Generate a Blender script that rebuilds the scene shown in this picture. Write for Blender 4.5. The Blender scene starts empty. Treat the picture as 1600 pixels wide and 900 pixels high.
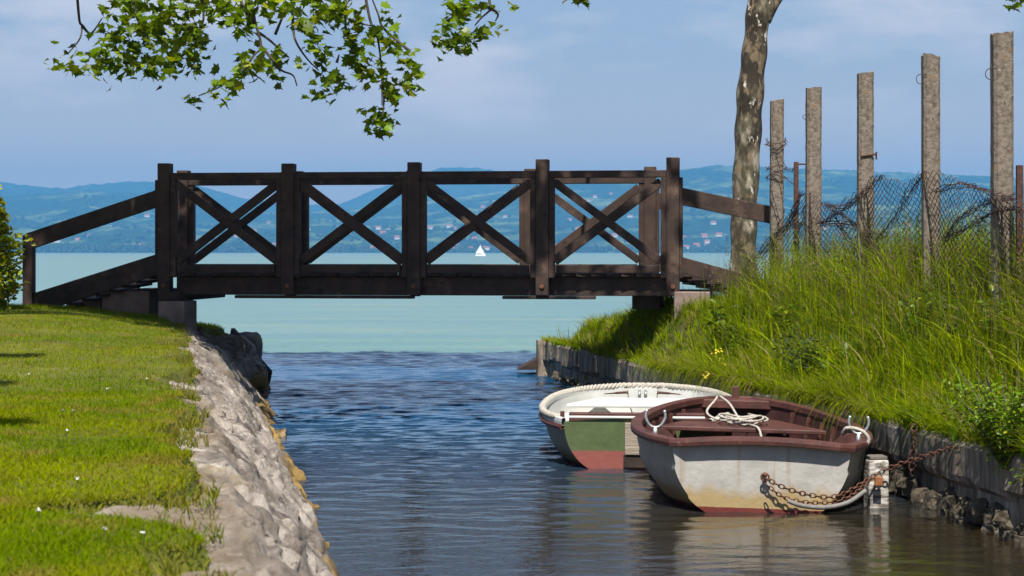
import bpy, math, random
import numpy as np
from mathutils import Vector, Matrix
R = math.radians
rng = np.random.default_rng(7)
random.seed(7)
sc = bpy.context.scene
COL = sc.collection

# ------------------------------------------------------------------ camera
FPX = 2880.0; HZ = 394.0; CH = 1.49
cam_d = bpy.data.cameras.new('camera'); cam = bpy.data.objects.new('camera', cam_d); COL.objects.link(cam)
cam.location = (0, 0, CH); cam.rotation_euler = (R(90), 0, 0)
cam_d.sensor_width = 36; cam_d.lens = FPX / 1600 * 36; cam_d.shift_y = -56 / 1600
cam_d.clip_start = 0.1; cam_d.clip_end = 30000
cam_d.dof.use_dof = True; cam_d.dof.focus_distance = 14.0; cam_d.dof.aperture_fstop = 9.0
sc.camera = cam
# ------------------------------------------------------------------ sky and sun
SUN_EL = R(59); SUN_H = Vector((-0.04, -0.999, 0)).normalized()
w = bpy.data.worlds.new('World'); sc.world = w; w.use_nodes = True
nt = w.node_tree; N = nt.nodes; L = nt.links; N.clear()
sky = N.new('ShaderNodeTexSky'); sky.sky_type = 'NISHITA'; sky.sun_disc = False
sky.sun_elevation = SUN_EL; sky.sun_rotation = math.atan2(SUN_H.x, SUN_H.y)
sky.altitude = 0; sky.air_density = 1.0; sky.dust_density = 0.3; sky.ozone_density = 3.0
bg = N.new('ShaderNodeBackground'); bg.inputs[1].default_value = 0.053
tc = N.new('ShaderNodeTexCoord')
mp = N.new('ShaderNodeMapping'); mp.inputs['Scale'].default_value = (1.0, 1.0, 3.2)
cn = N.new('ShaderNodeTexNoise'); cn.inputs['Scale'].default_value = 7.5; cn.inputs['Detail'].default_value = 6; cn.inputs['Roughness'].default_value = .55
cr = N.new('ShaderNodeValToRGB'); cr.color_ramp.elements[0].position = .50; cr.color_ramp.elements[1].position = .68
mx = N.new('ShaderNodeMix'); mx.data_type = 'RGBA'
tint = N.new('ShaderNodeMix'); tint.data_type = 'RGBA'; tint.blend_type = 'MULTIPLY'; tint.inputs[0].default_value = 1
tint.inputs[7].default_value = (1.12, 1.10, 1.16, 1)
cf = N.new('ShaderNodeMath'); cf.operation = 'MULTIPLY'; cf.inputs[1].default_value = .62
L.new(tc.outputs['Generated'], mp.inputs[0]); L.new(mp.outputs[0], cn.inputs['Vector']); L.new(cn.outputs['Fac'], cr.inputs[0])
L.new(cr.outputs[0], cf.inputs[0])
sx = N.new('ShaderNodeSeparateXYZ'); L.new(tc.outputs['Generated'], sx.inputs[0])
veil = N.new('ShaderNodeMapRange'); veil.interpolation_type = 'SMOOTHSTEP'; L.new(sx.outputs['Z'], veil.inputs[0])
veil.inputs[1].default_value = .06; veil.inputs[2].default_value = .24; veil.inputs[3].default_value = .80; veil.inputs[4].default_value = .0
L.new(veil.outputs[0], mx.inputs[0])
low = N.new('ShaderNodeMapRange'); low.interpolation_type = 'SMOOTHSTEP'; L.new(sx.outputs['Z'], low.inputs[0])
low.inputs[1].default_value = .02; low.inputs[2].default_value = .12; low.inputs[3].default_value = 1; low.inputs[4].default_value = 0
hc = N.new('ShaderNodeMix'); hc.data_type = 'RGBA'; L.new(low.outputs[0], hc.inputs[0]); hc.inputs[6].default_value = (5.9, 5.6, 5.9, 1); hc.inputs[7].default_value = (12.8, 9.0, 6.6, 1)
L.new(hc.outputs[2], mx.inputs[7]); L.new(sky.outputs[0], tint.inputs[6]); L.new(tint.outputs[2], mx.inputs[6])
cl2 = N.new('ShaderNodeMix'); cl2.data_type = 'RGBA'; L.new(cf.outputs[0], cl2.inputs[0]); L.new(mx.outputs[2], cl2.inputs[6]); cl2.inputs[7].default_value = (11.0, 9.7, 9.2, 1)
L.new(cl2.outputs[2], bg.inputs[0])
wo = N.new('ShaderNodeOutputWorld'); L.new(bg.outputs[0], wo.inputs[0])
sl = bpy.data.lights.new('sun', 'SUN'); sl.energy = 4.7; sl.angle = R(0.53); sl.color = (1, .95, .87)
so = bpy.data.objects.new('sun', sl); COL.objects.link(so)
sdir = Vector((SUN_H.x * math.cos(SUN_EL), SUN_H.y * math.cos(SUN_EL), math.sin(SUN_EL)))
so.rotation_euler = sdir.to_track_quat('Z', 'Y').to_euler(); so.location = (0, 0, 30)
sc.view_settings.view_transform = 'Standard'; sc.view_settings.look = 'None'
sc.view_settings.exposure = 0.90; sc.view_settings.gamma = 1.0; sc.view_settings.use_curve_mapping = False
sc.render.engine = 'CYCLES'
sc.cycles.use_denoising = True
sc.cycles.max_bounces = 8; sc.cycles.volume_bounces = 0; sc.cycles.caustics_reflective = False; sc.cycles.caustics_refractive = False
HAZE_DENSITY = 2.1e-4; HAZE_COLOR = (0.125, 0.44, 0.84)

# ------------------------------------------------------------------ helpers
def at(x, y, Y): return np.array(((x - 800) / FPX * Y, Y, CH - (y - HZ) / FPX * Y))
_tab = np.random.default_rng(3).random(65536)
def _h(ix, iy, s): return _tab[(ix * 73 + iy * 9151 + s * 7919 + (ix * iy) * 31) & 65535]
def vn(x, y, s=0):
    x = np.asarray(x, float); y = np.asarray(y, float)
    ix = np.floor(x).astype(np.int64); iy = np.floor(y).astype(np.int64); fx = x - ix; fy = y - iy
    fx = fx * fx * (3 - 2 * fx); fy = fy * fy * (3 - 2 * fy)
    a = _h(ix, iy, s); b = _h(ix + 1, iy, s); c = _h(ix, iy + 1, s); d = _h(ix + 1, iy + 1, s)
    return (a + (b - a) * fx) * (1 - fy) + (c + (d - c) * fx) * fy
def fbm(x, y, s=0, o=4, g=.5):
    t = 0; a = 1; n = 0
    for i in range(o):
        t = t + a * vn(x * 2 ** i, y * 2 ** i, s + i); n += a; a *= g
    return t / n
def ss(t): t = np.clip(t, 0, 1); return t * t * (3 - 2 * t)

def tag(o, label=None, cat=None, group=None, kind=None):
    if label: o['label'] = label
    if cat: o['category'] = cat
    if group: o['group'] = group
    if kind: o['kind'] = kind
    return o
def empty(name, loc=(0, 0, 0), rz=0):
    o = bpy.data.objects.new(name, None); COL.objects.link(o); o.location = loc; o.rotation_euler = (0, 0, rz); o.empty_display_size = .1
    return o
def mesh_np(name, V, Fs, mat, parent=None, smooth=True, col=None, mats=None, midx=None):
    V = np.asarray(V, float).reshape(-1, 3)
    if not isinstance(Fs, (list, tuple)): Fs = [Fs]
    me = bpy.data.meshes.new(name)
    me.vertices.add(len(V)); me.vertices.foreach_set('co', V.ravel())
    li = np.concatenate([np.asarray(F).ravel() for F in Fs]).astype(np.int32)
    tot = np.concatenate([np.full(len(F), np.asarray(F).shape[1]) for F in Fs]).astype(np.int32)
    st = np.concatenate(([0], np.cumsum(tot)[:-1])).astype(np.int32)
    me.loops.add(len(li)); me.loops.foreach_set('vertex_index', li)
    me.polygons.add(len(tot)); me.polygons.foreach_set('loop_start', st); me.polygons.foreach_set('loop_total', tot)
    me.polygons.foreach_set('use_smooth', np.full(len(tot), smooth))
    me.update(calc_edges=True)
    if col is not None:
        a = me.color_attributes.new('col', 'FLOAT_COLOR', 'POINT')
        c = np.ones((len(V), 4)); c[:, :3] = col; a.data.foreach_set('color', c.ravel())
    for m in (mats or [mat]): me.materials.append(m)
    if midx is not None: me.polygons.foreach_set('material_index', np.asarray(midx, np.int32))
    o = bpy.data.objects.new(name, me); COL.objects.link(o)
    if parent is not None: o.parent = parent
    return o
def grid_faces(nr, nc):
    i = np.arange(nr * nc).reshape(nr, nc)
    return np.stack([i[:-1, :-1], i[:-1, 1:], i[1:, 1:], i[1:, :-1]], -1).reshape(-1, 4)
def frame(d, up=(0, 0, 1)):
    d = Vector(d).normalized(); u = Vector(up)
    s = d.cross(u)
    if s.length < 1e-4: s = d.cross(Vector((0, 1, 0)))
    s.normalize(); u = s.cross(d)
    return d, s, u
class MB:
    def __init__(s): s.v = []; s.f = []
    def _add(s, vs, fs):
        b = len(s.v); s.v += [tuple(v) for v in vs]; s.f += [tuple(i + b for i in f) for f in fs]
    def box(s, c, sx, sy, sz, rz=0, ax=None):
        c = Vector(c)
        if ax is None: ax = (Vector((math.cos(rz), math.sin(rz), 0)), Vector((-math.sin(rz), math.cos(rz), 0)), Vector((0, 0, 1)))
        vs = [c + ax[0] * (i * sx / 2) + ax[1] * (j * sy / 2) + ax[2] * (k * sz / 2) for k in (-1, 1) for j in (-1, 1) for i in (-1, 1)]
        s._add(vs, [(0, 2, 3, 1), (4, 5, 7, 6), (0, 1, 5, 4), (2, 6, 7, 3), (0, 4, 6, 2), (1, 3, 7, 5)]); return s
    def beam(s, p, q, wd, ht, up=(0, 0, 1)):
        p = Vector(p); q = Vector(q); d, si, u = frame(q - p, up)
        return s.box((p + q) / 2, (q - p).length, wd, ht, ax=(d, si, u))
    def tube(s, path, r, n=6, closed=False, caps=True):
        P = [Vector(p) for p in path]; m = len(P); b = len(s.v); pu = None; vs = []
        for i in range(m):
            d = (P[(i + 1) % m] - P[i - 1]) if closed else (P[min(i + 1, m - 1)] - P[max(i - 1, 0)])
            d.normalize()
            if pu is None:
                pu = Vector((0, 0, 1)) if abs(d.z) < .9 else Vector((1, 0, 0))
            si = d.cross(pu)
            if si.length < 1e-5: si = d.cross(Vector((.3, .7, .2)))
            si.normalize(); u = si.cross(d); pu = u
            ri = r[i] if hasattr(r, '__len__') else r
            for k in range(n):
                a = 2 * math.pi * k / n; vs.append(P[i] + (si * math.cos(a) + u * math.sin(a)) * ri)
        fs = []
        for i in range(m if closed else m - 1):
            for k in range(n):
                j = (i + 1) % m; fs.append((i * n + k, i * n + (k + 1) % n, j * n + (k + 1) % n, j * n + k))
        if not closed and caps: fs.append(tuple(range(n - 1, -1, -1))); fs.append(tuple((m - 1) * n + k for k in range(n)))
        s._add(vs, fs); return s
    def prism(s, pts, off):
        pts = [Vector(p) for p in pts]; off = Vector(off); n = len(pts)
        s._add(pts + [p + off for p in pts], [tuple(range(n - 1, -1, -1)), tuple(range(n, 2 * n))] + [(i, (i + 1) % n, (i + 1) % n + n, i + n) for i in range(n)]); return s
    def lathe(s, prof, c=(0, 0, 0), n=12):
        c = Vector(c); vs = [c + Vector((r * math.cos(2 * math.pi * k / n), r * math.sin(2 * math.pi * k / n), z)) for r, z in prof for k in range(n)]
        fs = [(i * n + k, i * n + (k + 1) % n, (i + 1) * n + (k + 1) % n, (i + 1) * n + k) for i in range(len(prof) - 1) for k in range(n)]
        fs += [tuple(range(n - 1, -1, -1)), tuple((len(prof) - 1) * n + k for k in range(n))]
        s._add(vs, fs); return s
    def build(s, name, mat, parent=None, smooth=False, bevel=0):
        me = bpy.data.meshes.new(name); me.from_pydata(s.v, [], s.f); me.update()
        for p in me.polygons: p.use_smooth = smooth
        me.materials.append(mat)
        o = bpy.data.objects.new(name, me); COL.objects.link(o)
        if parent is not None: o.parent = parent
        if bevel:
            b = o.modifiers.new('bevel', 'BEVEL'); b.width = bevel; b.segments = 2; b.limit_method = 'ANGLE'
        return o
def smooth_path(pts, n=8):
    P = np.array([tuple(p) for p in pts], float); out = []
    Q = np.vstack([2 * P[0] - P[1], P, 2 * P[-1] - P[-2]])
    for i in range(1, len(Q) - 2):
        for t in np.linspace(0, 1, n, endpoint=False):
            a, b, c, d = Q[i - 1], Q[i], Q[i + 1], Q[i + 2]
            out.append(.5 * ((2 * b) + (c - a) * t + (2 * a - 5 * b + 4 * c - d) * t * t + (3 * b - 3 * c + d - a) * t ** 3))
    out.append(P[-1]); return out

# ------------------------------------------------------------------ materials
def nodes(name):
    m = bpy.data.materials.new(name); m.use_nodes = True; nt = m.node_tree; nt.nodes.clear()
    out = nt.nodes.new('ShaderNodeOutputMaterial')
    def add(t, **kw):
        n = nt.nodes.new('ShaderNode' + t)
        for k, v in kw.items():
            if k.startswith('i_'): n.inputs[k[2:].replace('_', ' ')].default_value = v
            else: setattr(n, k, v)
        return n
    return m, nt, add, nt.links.new, out
def ramp(add, cols, inter='LINEAR'):
    r = add('ValToRGB'); e = r.color_ramp.elements; r.color_ramp.interpolation = inter
    while len(e) < len(cols): e.new(.5)
    for i, (p, c) in enumerate(cols): e[i].position = p; e[i].color = (*c, 1)
    return r
def mat(name, cols, scale=8, stretch=(1, 1, 1), detail=6, rough=.7, bump=.3, bdist=.01, spots=None, metal=0, spec=.4, nrough=.6, fine=None):
    m, nt, add, link, out = nodes(name)
    tc = add('TexCoord'); mp = add('Mapping'); mp.inputs['Scale'].default_value = stretch
    n = add('TexNoise', i_Scale=scale, i_Detail=detail, i_Roughness=nrough)
    link(tc.outputs['Object'], mp.inputs[0]); link(mp.outputs[0], n.inputs['Vector'])
    r = ramp(add, cols); link(n.outputs['Fac'], r.inputs[0]); colo = r.outputs[0]
    p = add('BsdfPrincipled', i_Roughness=rough, i_Metallic=metal); p.inputs['Specular IOR Level'].default_value = spec
    for sp in (spots or []):
        c, s2, lo, hi = sp[:4]
        n2 = add('TexNoise', i_Scale=s2, i_Detail=5, i_Roughness=.65)
        if len(sp) > 4:
            mq = add('Mapping'); mq.inputs['Scale'].default_value = sp[4]; link(tc.outputs['Object'], mq.inputs[0]); link(mq.outputs[0], n2.inputs['Vector'])
        else: link(tc.outputs['Object'], n2.inputs['Vector'])
        r2 = ramp(add, [(lo, (0, 0, 0)), (hi, (1, 1, 1))]); link(n2.outputs['Fac'], r2.inputs[0])
        mm = add('Mix', data_type='RGBA'); link(r2.outputs[0], mm.inputs[0]); link(colo, mm.inputs[6]); mm.inputs[7].default_value = (*c, 1); colo = mm.outputs[2]
    link(colo, p.inputs['Base Color'])
    b = add('Bump', i_Strength=bump, i_Distance=bdist); link(n.outputs['Fac'], b.inputs['Height']); nrm = b.outputs[0]
    if fine:
        n3 = add('TexNoise', i_Scale=fine, i_Detail=4); link(tc.outputs['Object'], n3.inputs['Vector'])
        b3 = add('Bump', i_Strength=.6, i_Distance=.004); link(n3.outputs['Fac'], b3.inputs['Height']); link(nrm, b3.inputs['Normal']); nrm = b3.outputs[0]
    link(nrm, p.inputs['Normal']); link(p.outputs[0], out.inputs[0])
    return m
def leafmat(name, trans=.4, gloss=.05, grough=.4):
    m, nt, add, link, out = nodes(name)
    a = add('Attribute', attribute_name='col')
    d = add('BsdfDiffuse'); t = add('BsdfTranslucent'); g = add('BsdfGlossy', i_Roughness=grough)
    hs = add('HueSaturation', i_Saturation=1.1, i_Value=1.15); link(a.outputs['Color'], hs.inputs['Color'])
    link(a.outputs['Color'], d.inputs[0]); link(hs.outputs[0], t.inputs[0]); g.inputs[0].default_value = (1, 1, 1, 1)
    m1 = add('MixShader'); m1.inputs[0].default_value = trans; link(d.outputs[0], m1.inputs[1]); link(t.outputs[0], m1.inputs[2])
    m2 = add('MixShader'); m2.inputs[0].default_value = gloss; link(m1.outputs[0], m2.inputs[1]); link(g.outputs[0], m2.inputs[2])
    link(m2.outputs[0], out.inputs[0]); return m

M = {}
M['wood'] = mat('dark_stained_wood', [(.3, (.018, .010, .007)), (.7, (.062, .035, .024))], 6, (1, 1, 1), rough=.75, bump=.35, bdist=.004, fine=60, spots=[((.12, .075, .05), 3.5, .58, .74), ((.012, .008, .006), 9, .6, .7, (1, 1, 1))])
M['wood2'] = mat('dark_wood_planks', [(.3, (.018, .011, .008)), (.7, (.05, .03, .022))], 9, rough=.85, bump=.4, bdist=.004, fine=50)
M['bolt'] = mat('rusty_bolt', [(.3, (.08, .03, .015)), (.7, (.25, .11, .05))], 60, rough=.7, metal=.3)
M['rust'] = mat('rusty_iron', [(.3, (.03, .014, .012)), (.7, (.11, .045, .03))], 40, rough=.85, bump=.4, bdist=.002)
M['mesh'] = mat('rusty_wire', [(.3, (.035, .02, .018)), (.7, (.09, .055, .048))], 10, rough=.8)
M['chain'] = mat('rusty_chain_iron', [(.3, (.05, .022, .014)), (.7, (.19, .085, .05))], 50, rough=.75, metal=.3)
M['conpost'] = mat('weathered_concrete', [(.30, (.085, .066, .05)), (.5, (.165, .135, .105)), (.70, (.26, .22, .175))], 28, rough=.95, bump=.8, bdist=.012, fine=90, spots=[((.22, .12, .04), 6, .6, .72), ((.06, .05, .045), 28, .60, .68), ((.42, .40, .36), 40, .66, .74)])
M['conwall'] = mat('board_marked_concrete', [(.3, (.11, .088, .068)), (.5, (.24, .195, .15)), (.72, (.42, .36, .29))], 5, (3.5, 3.5, .45), rough=.95, bump=.5, bdist=.02, fine=70, spots=[((.055, .045, .035), 3, .5, .68, (3, 3, .5)), ((.2, .13, .05), 5, .62, .75)])
M['block'] = mat('brown_concrete', [(.3, (.13, .095, .08)), (.7, (.27, .2, .17))], 5, rough=.95, bump=.5, bdist=.01, fine=80)
M['paleblock'] = mat('pale_concrete', [(.3, (.2, .17, .15)), (.7, (.33, .29, .26))], 6, rough=.95, bump=.5, bdist=.01, fine=80)
M['stone'] = mat('rough_lichen_stone', [(.34, (.13, .105, .088)), (.47, (.29, .248, .205)), (.64, (.50, .44, .375))], 6.5, (1.6, .7, 1.3), detail=10, rough=.95, bump=1.0, bdist=.03, fine=70, nrough=.75,
    spots=[((.10, .08, .07), 3.2, .56, .62), ((.22, .165, .07), 2.6, .60, .72), ((.46, .41, .35), 9, .60, .66), ((.07, .055, .05), 17, .60, .66)])
def wet_band(m, zc):
    nt = m.node_tree; N = nt.nodes; p = next(n for n in N if n.type == 'BSDF_PRINCIPLED'); src = p.inputs['Base Color'].links[0].from_socket
    g = N.new('ShaderNodeNewGeometry'); sp = N.new('ShaderNodeSeparateXYZ'); nt.links.new(g.outputs['Position'], sp.inputs[0])
    n = N.new('ShaderNodeTexNoise'); n.inputs['Scale'].default_value = 3.5; n.inputs['Detail'].default_value = 5; nt.links.new(g.outputs['Position'], n.inputs['Vector'])
    ma = N.new('ShaderNodeMath'); ma.operation = 'MULTIPLY_ADD'; ma.inputs[1].default_value = -.34; nt.links.new(n.outputs['Fac'], ma.inputs[0]); nt.links.new(sp.outputs['Z'], ma.inputs[2])
    mr = N.new('ShaderNodeMapRange'); mr.inputs[1].default_value = zc - .05; mr.inputs[2].default_value = zc + .02; mr.inputs[3].default_value = 1; mr.inputs[4].default_value = 0; nt.links.new(ma.outputs[0], mr.inputs[0])
    mm = N.new('ShaderNodeMix'); mm.data_type = 'RGBA'; nt.links.new(mr.outputs[0], mm.inputs[0]); nt.links.new(src, mm.inputs[6])
    r = N.new('ShaderNodeValToRGB'); r.color_ramp.elements[0].position = .35; r.color_ramp.elements[0].color = (.08, .045, .015, 1); r.color_ramp.elements[1].position = .65; r.color_ramp.elements[1].color = (.34, .22, .07, 1)
    nt.links.new(n.outputs['Fac'], r.inputs[0]); nt.links.new(r.outputs[0], mm.inputs[7]); nt.links.new(mm.outputs[2], p.inputs['Base Color'])
def dirt(m):
    nt = m.node_tree; N = nt.nodes; p = next(n for n in N if n.type == 'BSDF_PRINCIPLED')
    at_ = N.new('ShaderNodeAttribute'); at_.attribute_name = 'col'; sp = N.new('ShaderNodeSeparateColor'); nt.links.new(at_.outputs['Color'], sp.inputs[0])
    for k, c in (('Green', (.085, .068, .055)), ('Red', (.20, .145, .085))):
        src = p.inputs['Base Color'].links[0].from_socket; mm = N.new('ShaderNodeMix'); mm.data_type = 'RGBA'
        ml = N.new('ShaderNodeMath'); ml.operation = 'MULTIPLY'; ml.inputs[1].default_value = .75; nt.links.new(sp.outputs[k], ml.inputs[0]); nt.links.new(ml.outputs[0], mm.inputs[0])
        nt.links.new(src, mm.inputs[6]); mm.inputs[7].default_value = (*c, 1); nt.links.new(mm.outputs[2], p.inputs['Base Color'])
dirt(M['stone']); wet_band(M['stone'], .0)
M['toe'] = mat('ochre_wet_stone', [(.3, (.035, .02, .007)), (.5, (.13, .078, .025)), (.7, (.30, .23, .13))], 7, rough=.7, bump=.6, bdist=.02, fine=40)
M['boulder'] = mat('dark_boulder', [(.3, (.05, .045, .04)), (.7, (.17, .15, .13))], 6, rough=.9, bump=.6, bdist=.02, fine=40, spots=[((.12, .11, .03), 5, .52, .66)])
M['rubble'] = mat('grey_rubble_stone', [(.3, (.03, .023, .015)), (.5, (.085, .068, .046)), (.72, (.22, .185, .14))], 7, rough=.9, bump=.7, bdist=.03, fine=40)
M['soil'] = mat('lawn_soil', [(.3, (.06, .062, .006)), (.6, (.10, .105, .009)), (.80, (.21, .165, .09))], 3, rough=1, bump=.6, bdist=.03, fine=40)
M['banksoil'] = mat('bank_soil', [(.3, (.03, .036, .004)), (.7, (.08, .075, .02))], 4, rough=1, bump=.6, bdist=.03)
M['bark'] = mat('plane_bark', [(.44, (.024, .018, .011)), (.50, (.055, .044, .026)), (.57, (.085, .082, .05)), (.66, (.28, .24, .18))], 4.0, (1.5, 1.5, .8), detail=3, rough=.9, bump=.5, bdist=.02, fine=30, spots=[((.16, .12, .075), 4, .52, .58, (2, 2, 1)), ((.55, .50, .43), 7, .62, .65, (1.6, 1.6, .7))])
M['twig'] = mat('twig_bark', [(.3, (.035, .026, .018)), (.7, (.09, .07, .05))], 20, rough=.9)
M['leaf'] = leafmat('plane_leaf', .42, .015)
M['grass'] = leafmat('grass_blade', .48, .0, .6)
M['rope'] = mat('white_rope', [(.3, (.25, .22, .18)), (.7, (.5, .47, .41))], 90, rough=.9, bump=.6, bdist=.003)
M['galv'] = mat('galvanised_steel', [(.3, (.32, .34, .33)), (.7, (.55, .57, .56))], 30, rough=.4, metal=.7)
M['maroon'] = mat('maroon_paint', [(.3, (.05, .018, .014)), (.7, (.105, .038, .029))], 9, rough=.55, bump=.25, bdist=.003, fine=50, spots=[((.16, .09, .08), 14, .62, .75)])
M['maroon_shaded'] = mat('shaded_maroon_paint', [(.3, (.025, .008, .007)), (.7, (.06, .018, .015))], 9, rough=.7, bump=.25, bdist=.003)  # maroon with the shade inside the boat put into its colour
M['white'] = mat('white_fibreglass', [(.3, (.50, .50, .47)), (.7, (.66, .655, .62))], 3, rough=.45, bump=.2, bdist=.003, spots=[((.36, .33, .27), 6, .62, .78)])
M['orange'] = mat('orange_plastic', [(.3, (.3, .06, .02)), (.7, (.42, .10, .03))], 9, rough=.6)
M['board'] = mat('grey_weathered_board', [(.3, (.2, .16, .115)), (.7, (.40, .34, .27))], 9, (1, 1, 12), rough=.9, bump=.8, bdist=.008)
M['hose'] = mat('grey_rubber_hose', [(.3, (.13, .122, .11)), (.7, (.24, .225, .205))], 12, rough=.7)
M['pile'] = mat('peeling_white_paint', [(.42, (.12, .10, .085)), (.52, (.36, .33, .29)), (.6, (.55, .52, .47))], 12, (1, 1, 3), rough=.9, bump=.8, bdist=.008)
M['brass'] = mat('old_padlock', [(.3, (.22, .08, .03)), (.7, (.36, .15, .06))], 30, rough=.6, metal=.3)
M['sail'] = mat('white_sailcloth', [(.3, (.78, .78, .78)), (.7, (.84, .84, .84))], 1, rough=.8, bump=0)
M['roof'] = mat('red_roof_tiles', [(.3, (.28, .08, .05)), (.7, (.42, .14, .08))], .3, rough=.9, bump=0)
M['plaster'] = mat('pale_plaster', [(.3, (.62, .58, .52)), (.7, (.8, .77, .72))], .1, rough=.9, bump=0)
M['pinkplaster'] = mat('pink_plaster', [(.3, (.55, .33, .27)), (.7, (.65, .42, .35))], .1, rough=.9, bump=0)
M['petal'] = mat('white_petals', [(.3, (.7, .7, .68)), (.7, (.8, .8, .78))], 20, rough=.8, bump=0)
M['yellow'] = mat('yellow_petals', [(.3, (.6, .5, .02)), (.7, (.75, .6, .05))], 20, rough=.8, bump=0)
M['hull'] = None

def hullmat(name, side, band, stain, zb, lines=True):
    m, nt, add, link, out = nodes(name)
    tc = add('TexCoord'); sp = add('SeparateXYZ'); link(tc.outputs['Object'], sp.inputs[0])
    n = add('TexNoise', i_Scale=5, i_Detail=8, i_Roughness=.65); link(tc.outputs['Object'], n.inputs['Vector'])
    r = ramp(add, [(.3, tuple(c * .72 for c in side)), (.6, side), (.75, tuple(min(1, c * 1.18) for c in side))]); link(n.outputs['Fac'], r.inputs[0])
    # algae stain rising from the water
    ns = add('TexNoise', i_Scale=9, i_Detail=4); mp = add('Mapping'); mp.inputs['Scale'].default_value = (1, 1, .25)
    link(tc.outputs['Object'], mp.inputs[0]); link(mp.outputs[0], ns.inputs['Vector'])
    ma = add('Math', operation='MULTIPLY_ADD'); link(ns.outputs['Fac'], ma.inputs[0]); ma.inputs[1].default_value = -.16; link(sp.outputs['Z'], ma.inputs[2])
    rs = ramp(add, [(0.0, (1, 1, 1)), (.07, (0, 0, 0))]); link(ma.outputs[0], rs.inputs[0])
    m1 = add('Mix', data_type='RGBA'); link(rs.outputs[0], m1.inputs[0]); link(r.outputs[0], m1.inputs[6]); m1.inputs[7].default_value = (*stain, 1)
    # run-off streaks
    n4 = add('TexNoise', i_Scale=13, i_Detail=3); mp4 = add('Mapping'); mp4.inputs['Scale'].default_value = (1.6, 1.6, .12)
    link(tc.outputs['Object'], mp4.inputs[0]); link(mp4.outputs[0], n4.inputs['Vector'])
    r4 = ramp(add, [(.60, (0, 0, 0)), (.72, (.5, .5, .5))]); link(n4.outputs['Fac'], r4.inputs[0])
    m4 = add('Mix', data_type='RGBA'); link(r4.outputs[0], m4.inputs[0]); link(m1.outputs[2], m4.inputs[6]); m4.inputs[7].default_value = (stain[0] * .8, stain[1] * .8, stain[2] * .8, 1)
    # painted bottom
    n5 = add('Math', operation='MULTIPLY_ADD'); link(n.outputs['Fac'], n5.inputs[0]); n5.inputs[1].default_value = .015; link(sp.outputs['Z'], n5.inputs[2])
    lt = add('Math', operation='LESS_THAN'); link(n5.outputs[0], lt.inputs[0]); lt.inputs[1].default_value = zb
    m2 = add('Mix', data_type='RGBA'); link(lt.outputs[0], m2.inputs[0]); link(m4.outputs[2], m2.inputs[6]); m2.inputs[7].default_value = (*band, 1)
    p = add('BsdfPrincipled', i_Roughness=.5); p.inputs['Specular IOR Level'].default_value = .35
    link(m2.outputs[2], p.inputs['Base Color'])
    b = add('Bump', i_Strength=.6, i_Distance=.02); link(n.outputs['Fac'], b.inputs['Height']); link(b.outputs[0], p.inputs['Normal'])
    link(p.outputs[0], out.inputs[0]); return m

# ------------------------------------------------------------------ geometry of the banks
def XL_top(Y): return -.52 - .185 * (Y - 4.1) + .62 * ss((Y - 19.0) / 1.4)
def XL_base(Y): return -.77 - .165 * (Y - 8.65)
def XR(Y): return np.interp(Y, [-15, 9.3, 11.0, 12.2, 13.5, 16.7, 22, 30], [6.4, 2.68, 2.42, 2.26, 2.0, 1.33, .40, -1.1])
def lawn_z(X, Y):
    d = XL_top(Y) - X
    z = .79 + .13 * ss(d / 1.6) * ss((Y - 9) / 8) + .03 * (fbm(X * .8, Y * .8, 11) - .5)
    return z - .18 * ss((Y - 18.6) / 1.6) - .85 * ss((Y - 20.9 - .4 * ss(d)) / 1.2)
def bank_z(X, Y):
    s = X - XR(Y)
    z = .40 + .66 * ss(s / (1.05 - .5 * ss((Y - 14) / 3.5))) + .05 * ss((s - 1) / 1) + .08 * (fbm(X * 1.3, Y * 1.3, 5) - .5) * ss(s / .3)
    z = z - .25 * ss((s - 2.0) / 4)
    return z - .14 * ss((Y - 15.4) / 1.6) - .30 * ss((Y - 18.6) / 2.6) - 1.0 * ss((Y - 22.0) / 1.2)
def lawn_edge(Y): return .02 + .40 * fbm(np.asarray(Y) * 1.1, np.asarray(Y) * 0 + 3, 21, 4) ** 1.3 + .42 * np.exp(-((np.asarray(Y) - 4.95) / .22) ** 2) + .12 * (vn(np.asarray(Y) * 5, np.asarray(Y) * 0, 44) - .5)

def sheet(name, xs_of_row, Ys, zf, m):
    rows = np.array([xs_of_row(Y) for Y in Ys]); YY = np.repeat(np.array(Ys)[:, None], rows.shape[1], 1)
    V = np.stack([rows, YY, zf(rows, YY)], -1)
    return mesh_np(name, V, grid_faces(*rows.shape), m)
# lawn ground
Ys = np.concatenate([np.arange(-15, 2.5, .8), np.arange(2.5, 22.6, .06)])
offs = np.concatenate([[45, 30, 20, 12, 8, 6], np.arange(5, 1.6, -.15), np.arange(1.6, -.001, -.03)])
def lz(X, Y):
    d = XL_top(Y) - X
    inside = ss((d - lawn_edge(Y)) / .06)
    return lawn_z(X, Y) + inside * .022 - (1 - inside) * .22
tag(sheet('lawn', lambda Y: XL_top(Y) - offs, Ys, lz, M['soil']), kind='structure')
# bank ground
Ys = np.concatenate([np.arange(-15, 6, .8), np.arange(6, 23.4, .12)])
offs_b = np.concatenate([np.arange(.06, 2.4, .08), [2.6, 3, 4, 6, 9, 14, 22, 35, 50]])
tag(sheet('bank', lambda Y: XR(Y) + offs_b, Ys, bank_z, M['banksoil']), kind='structure')

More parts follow.
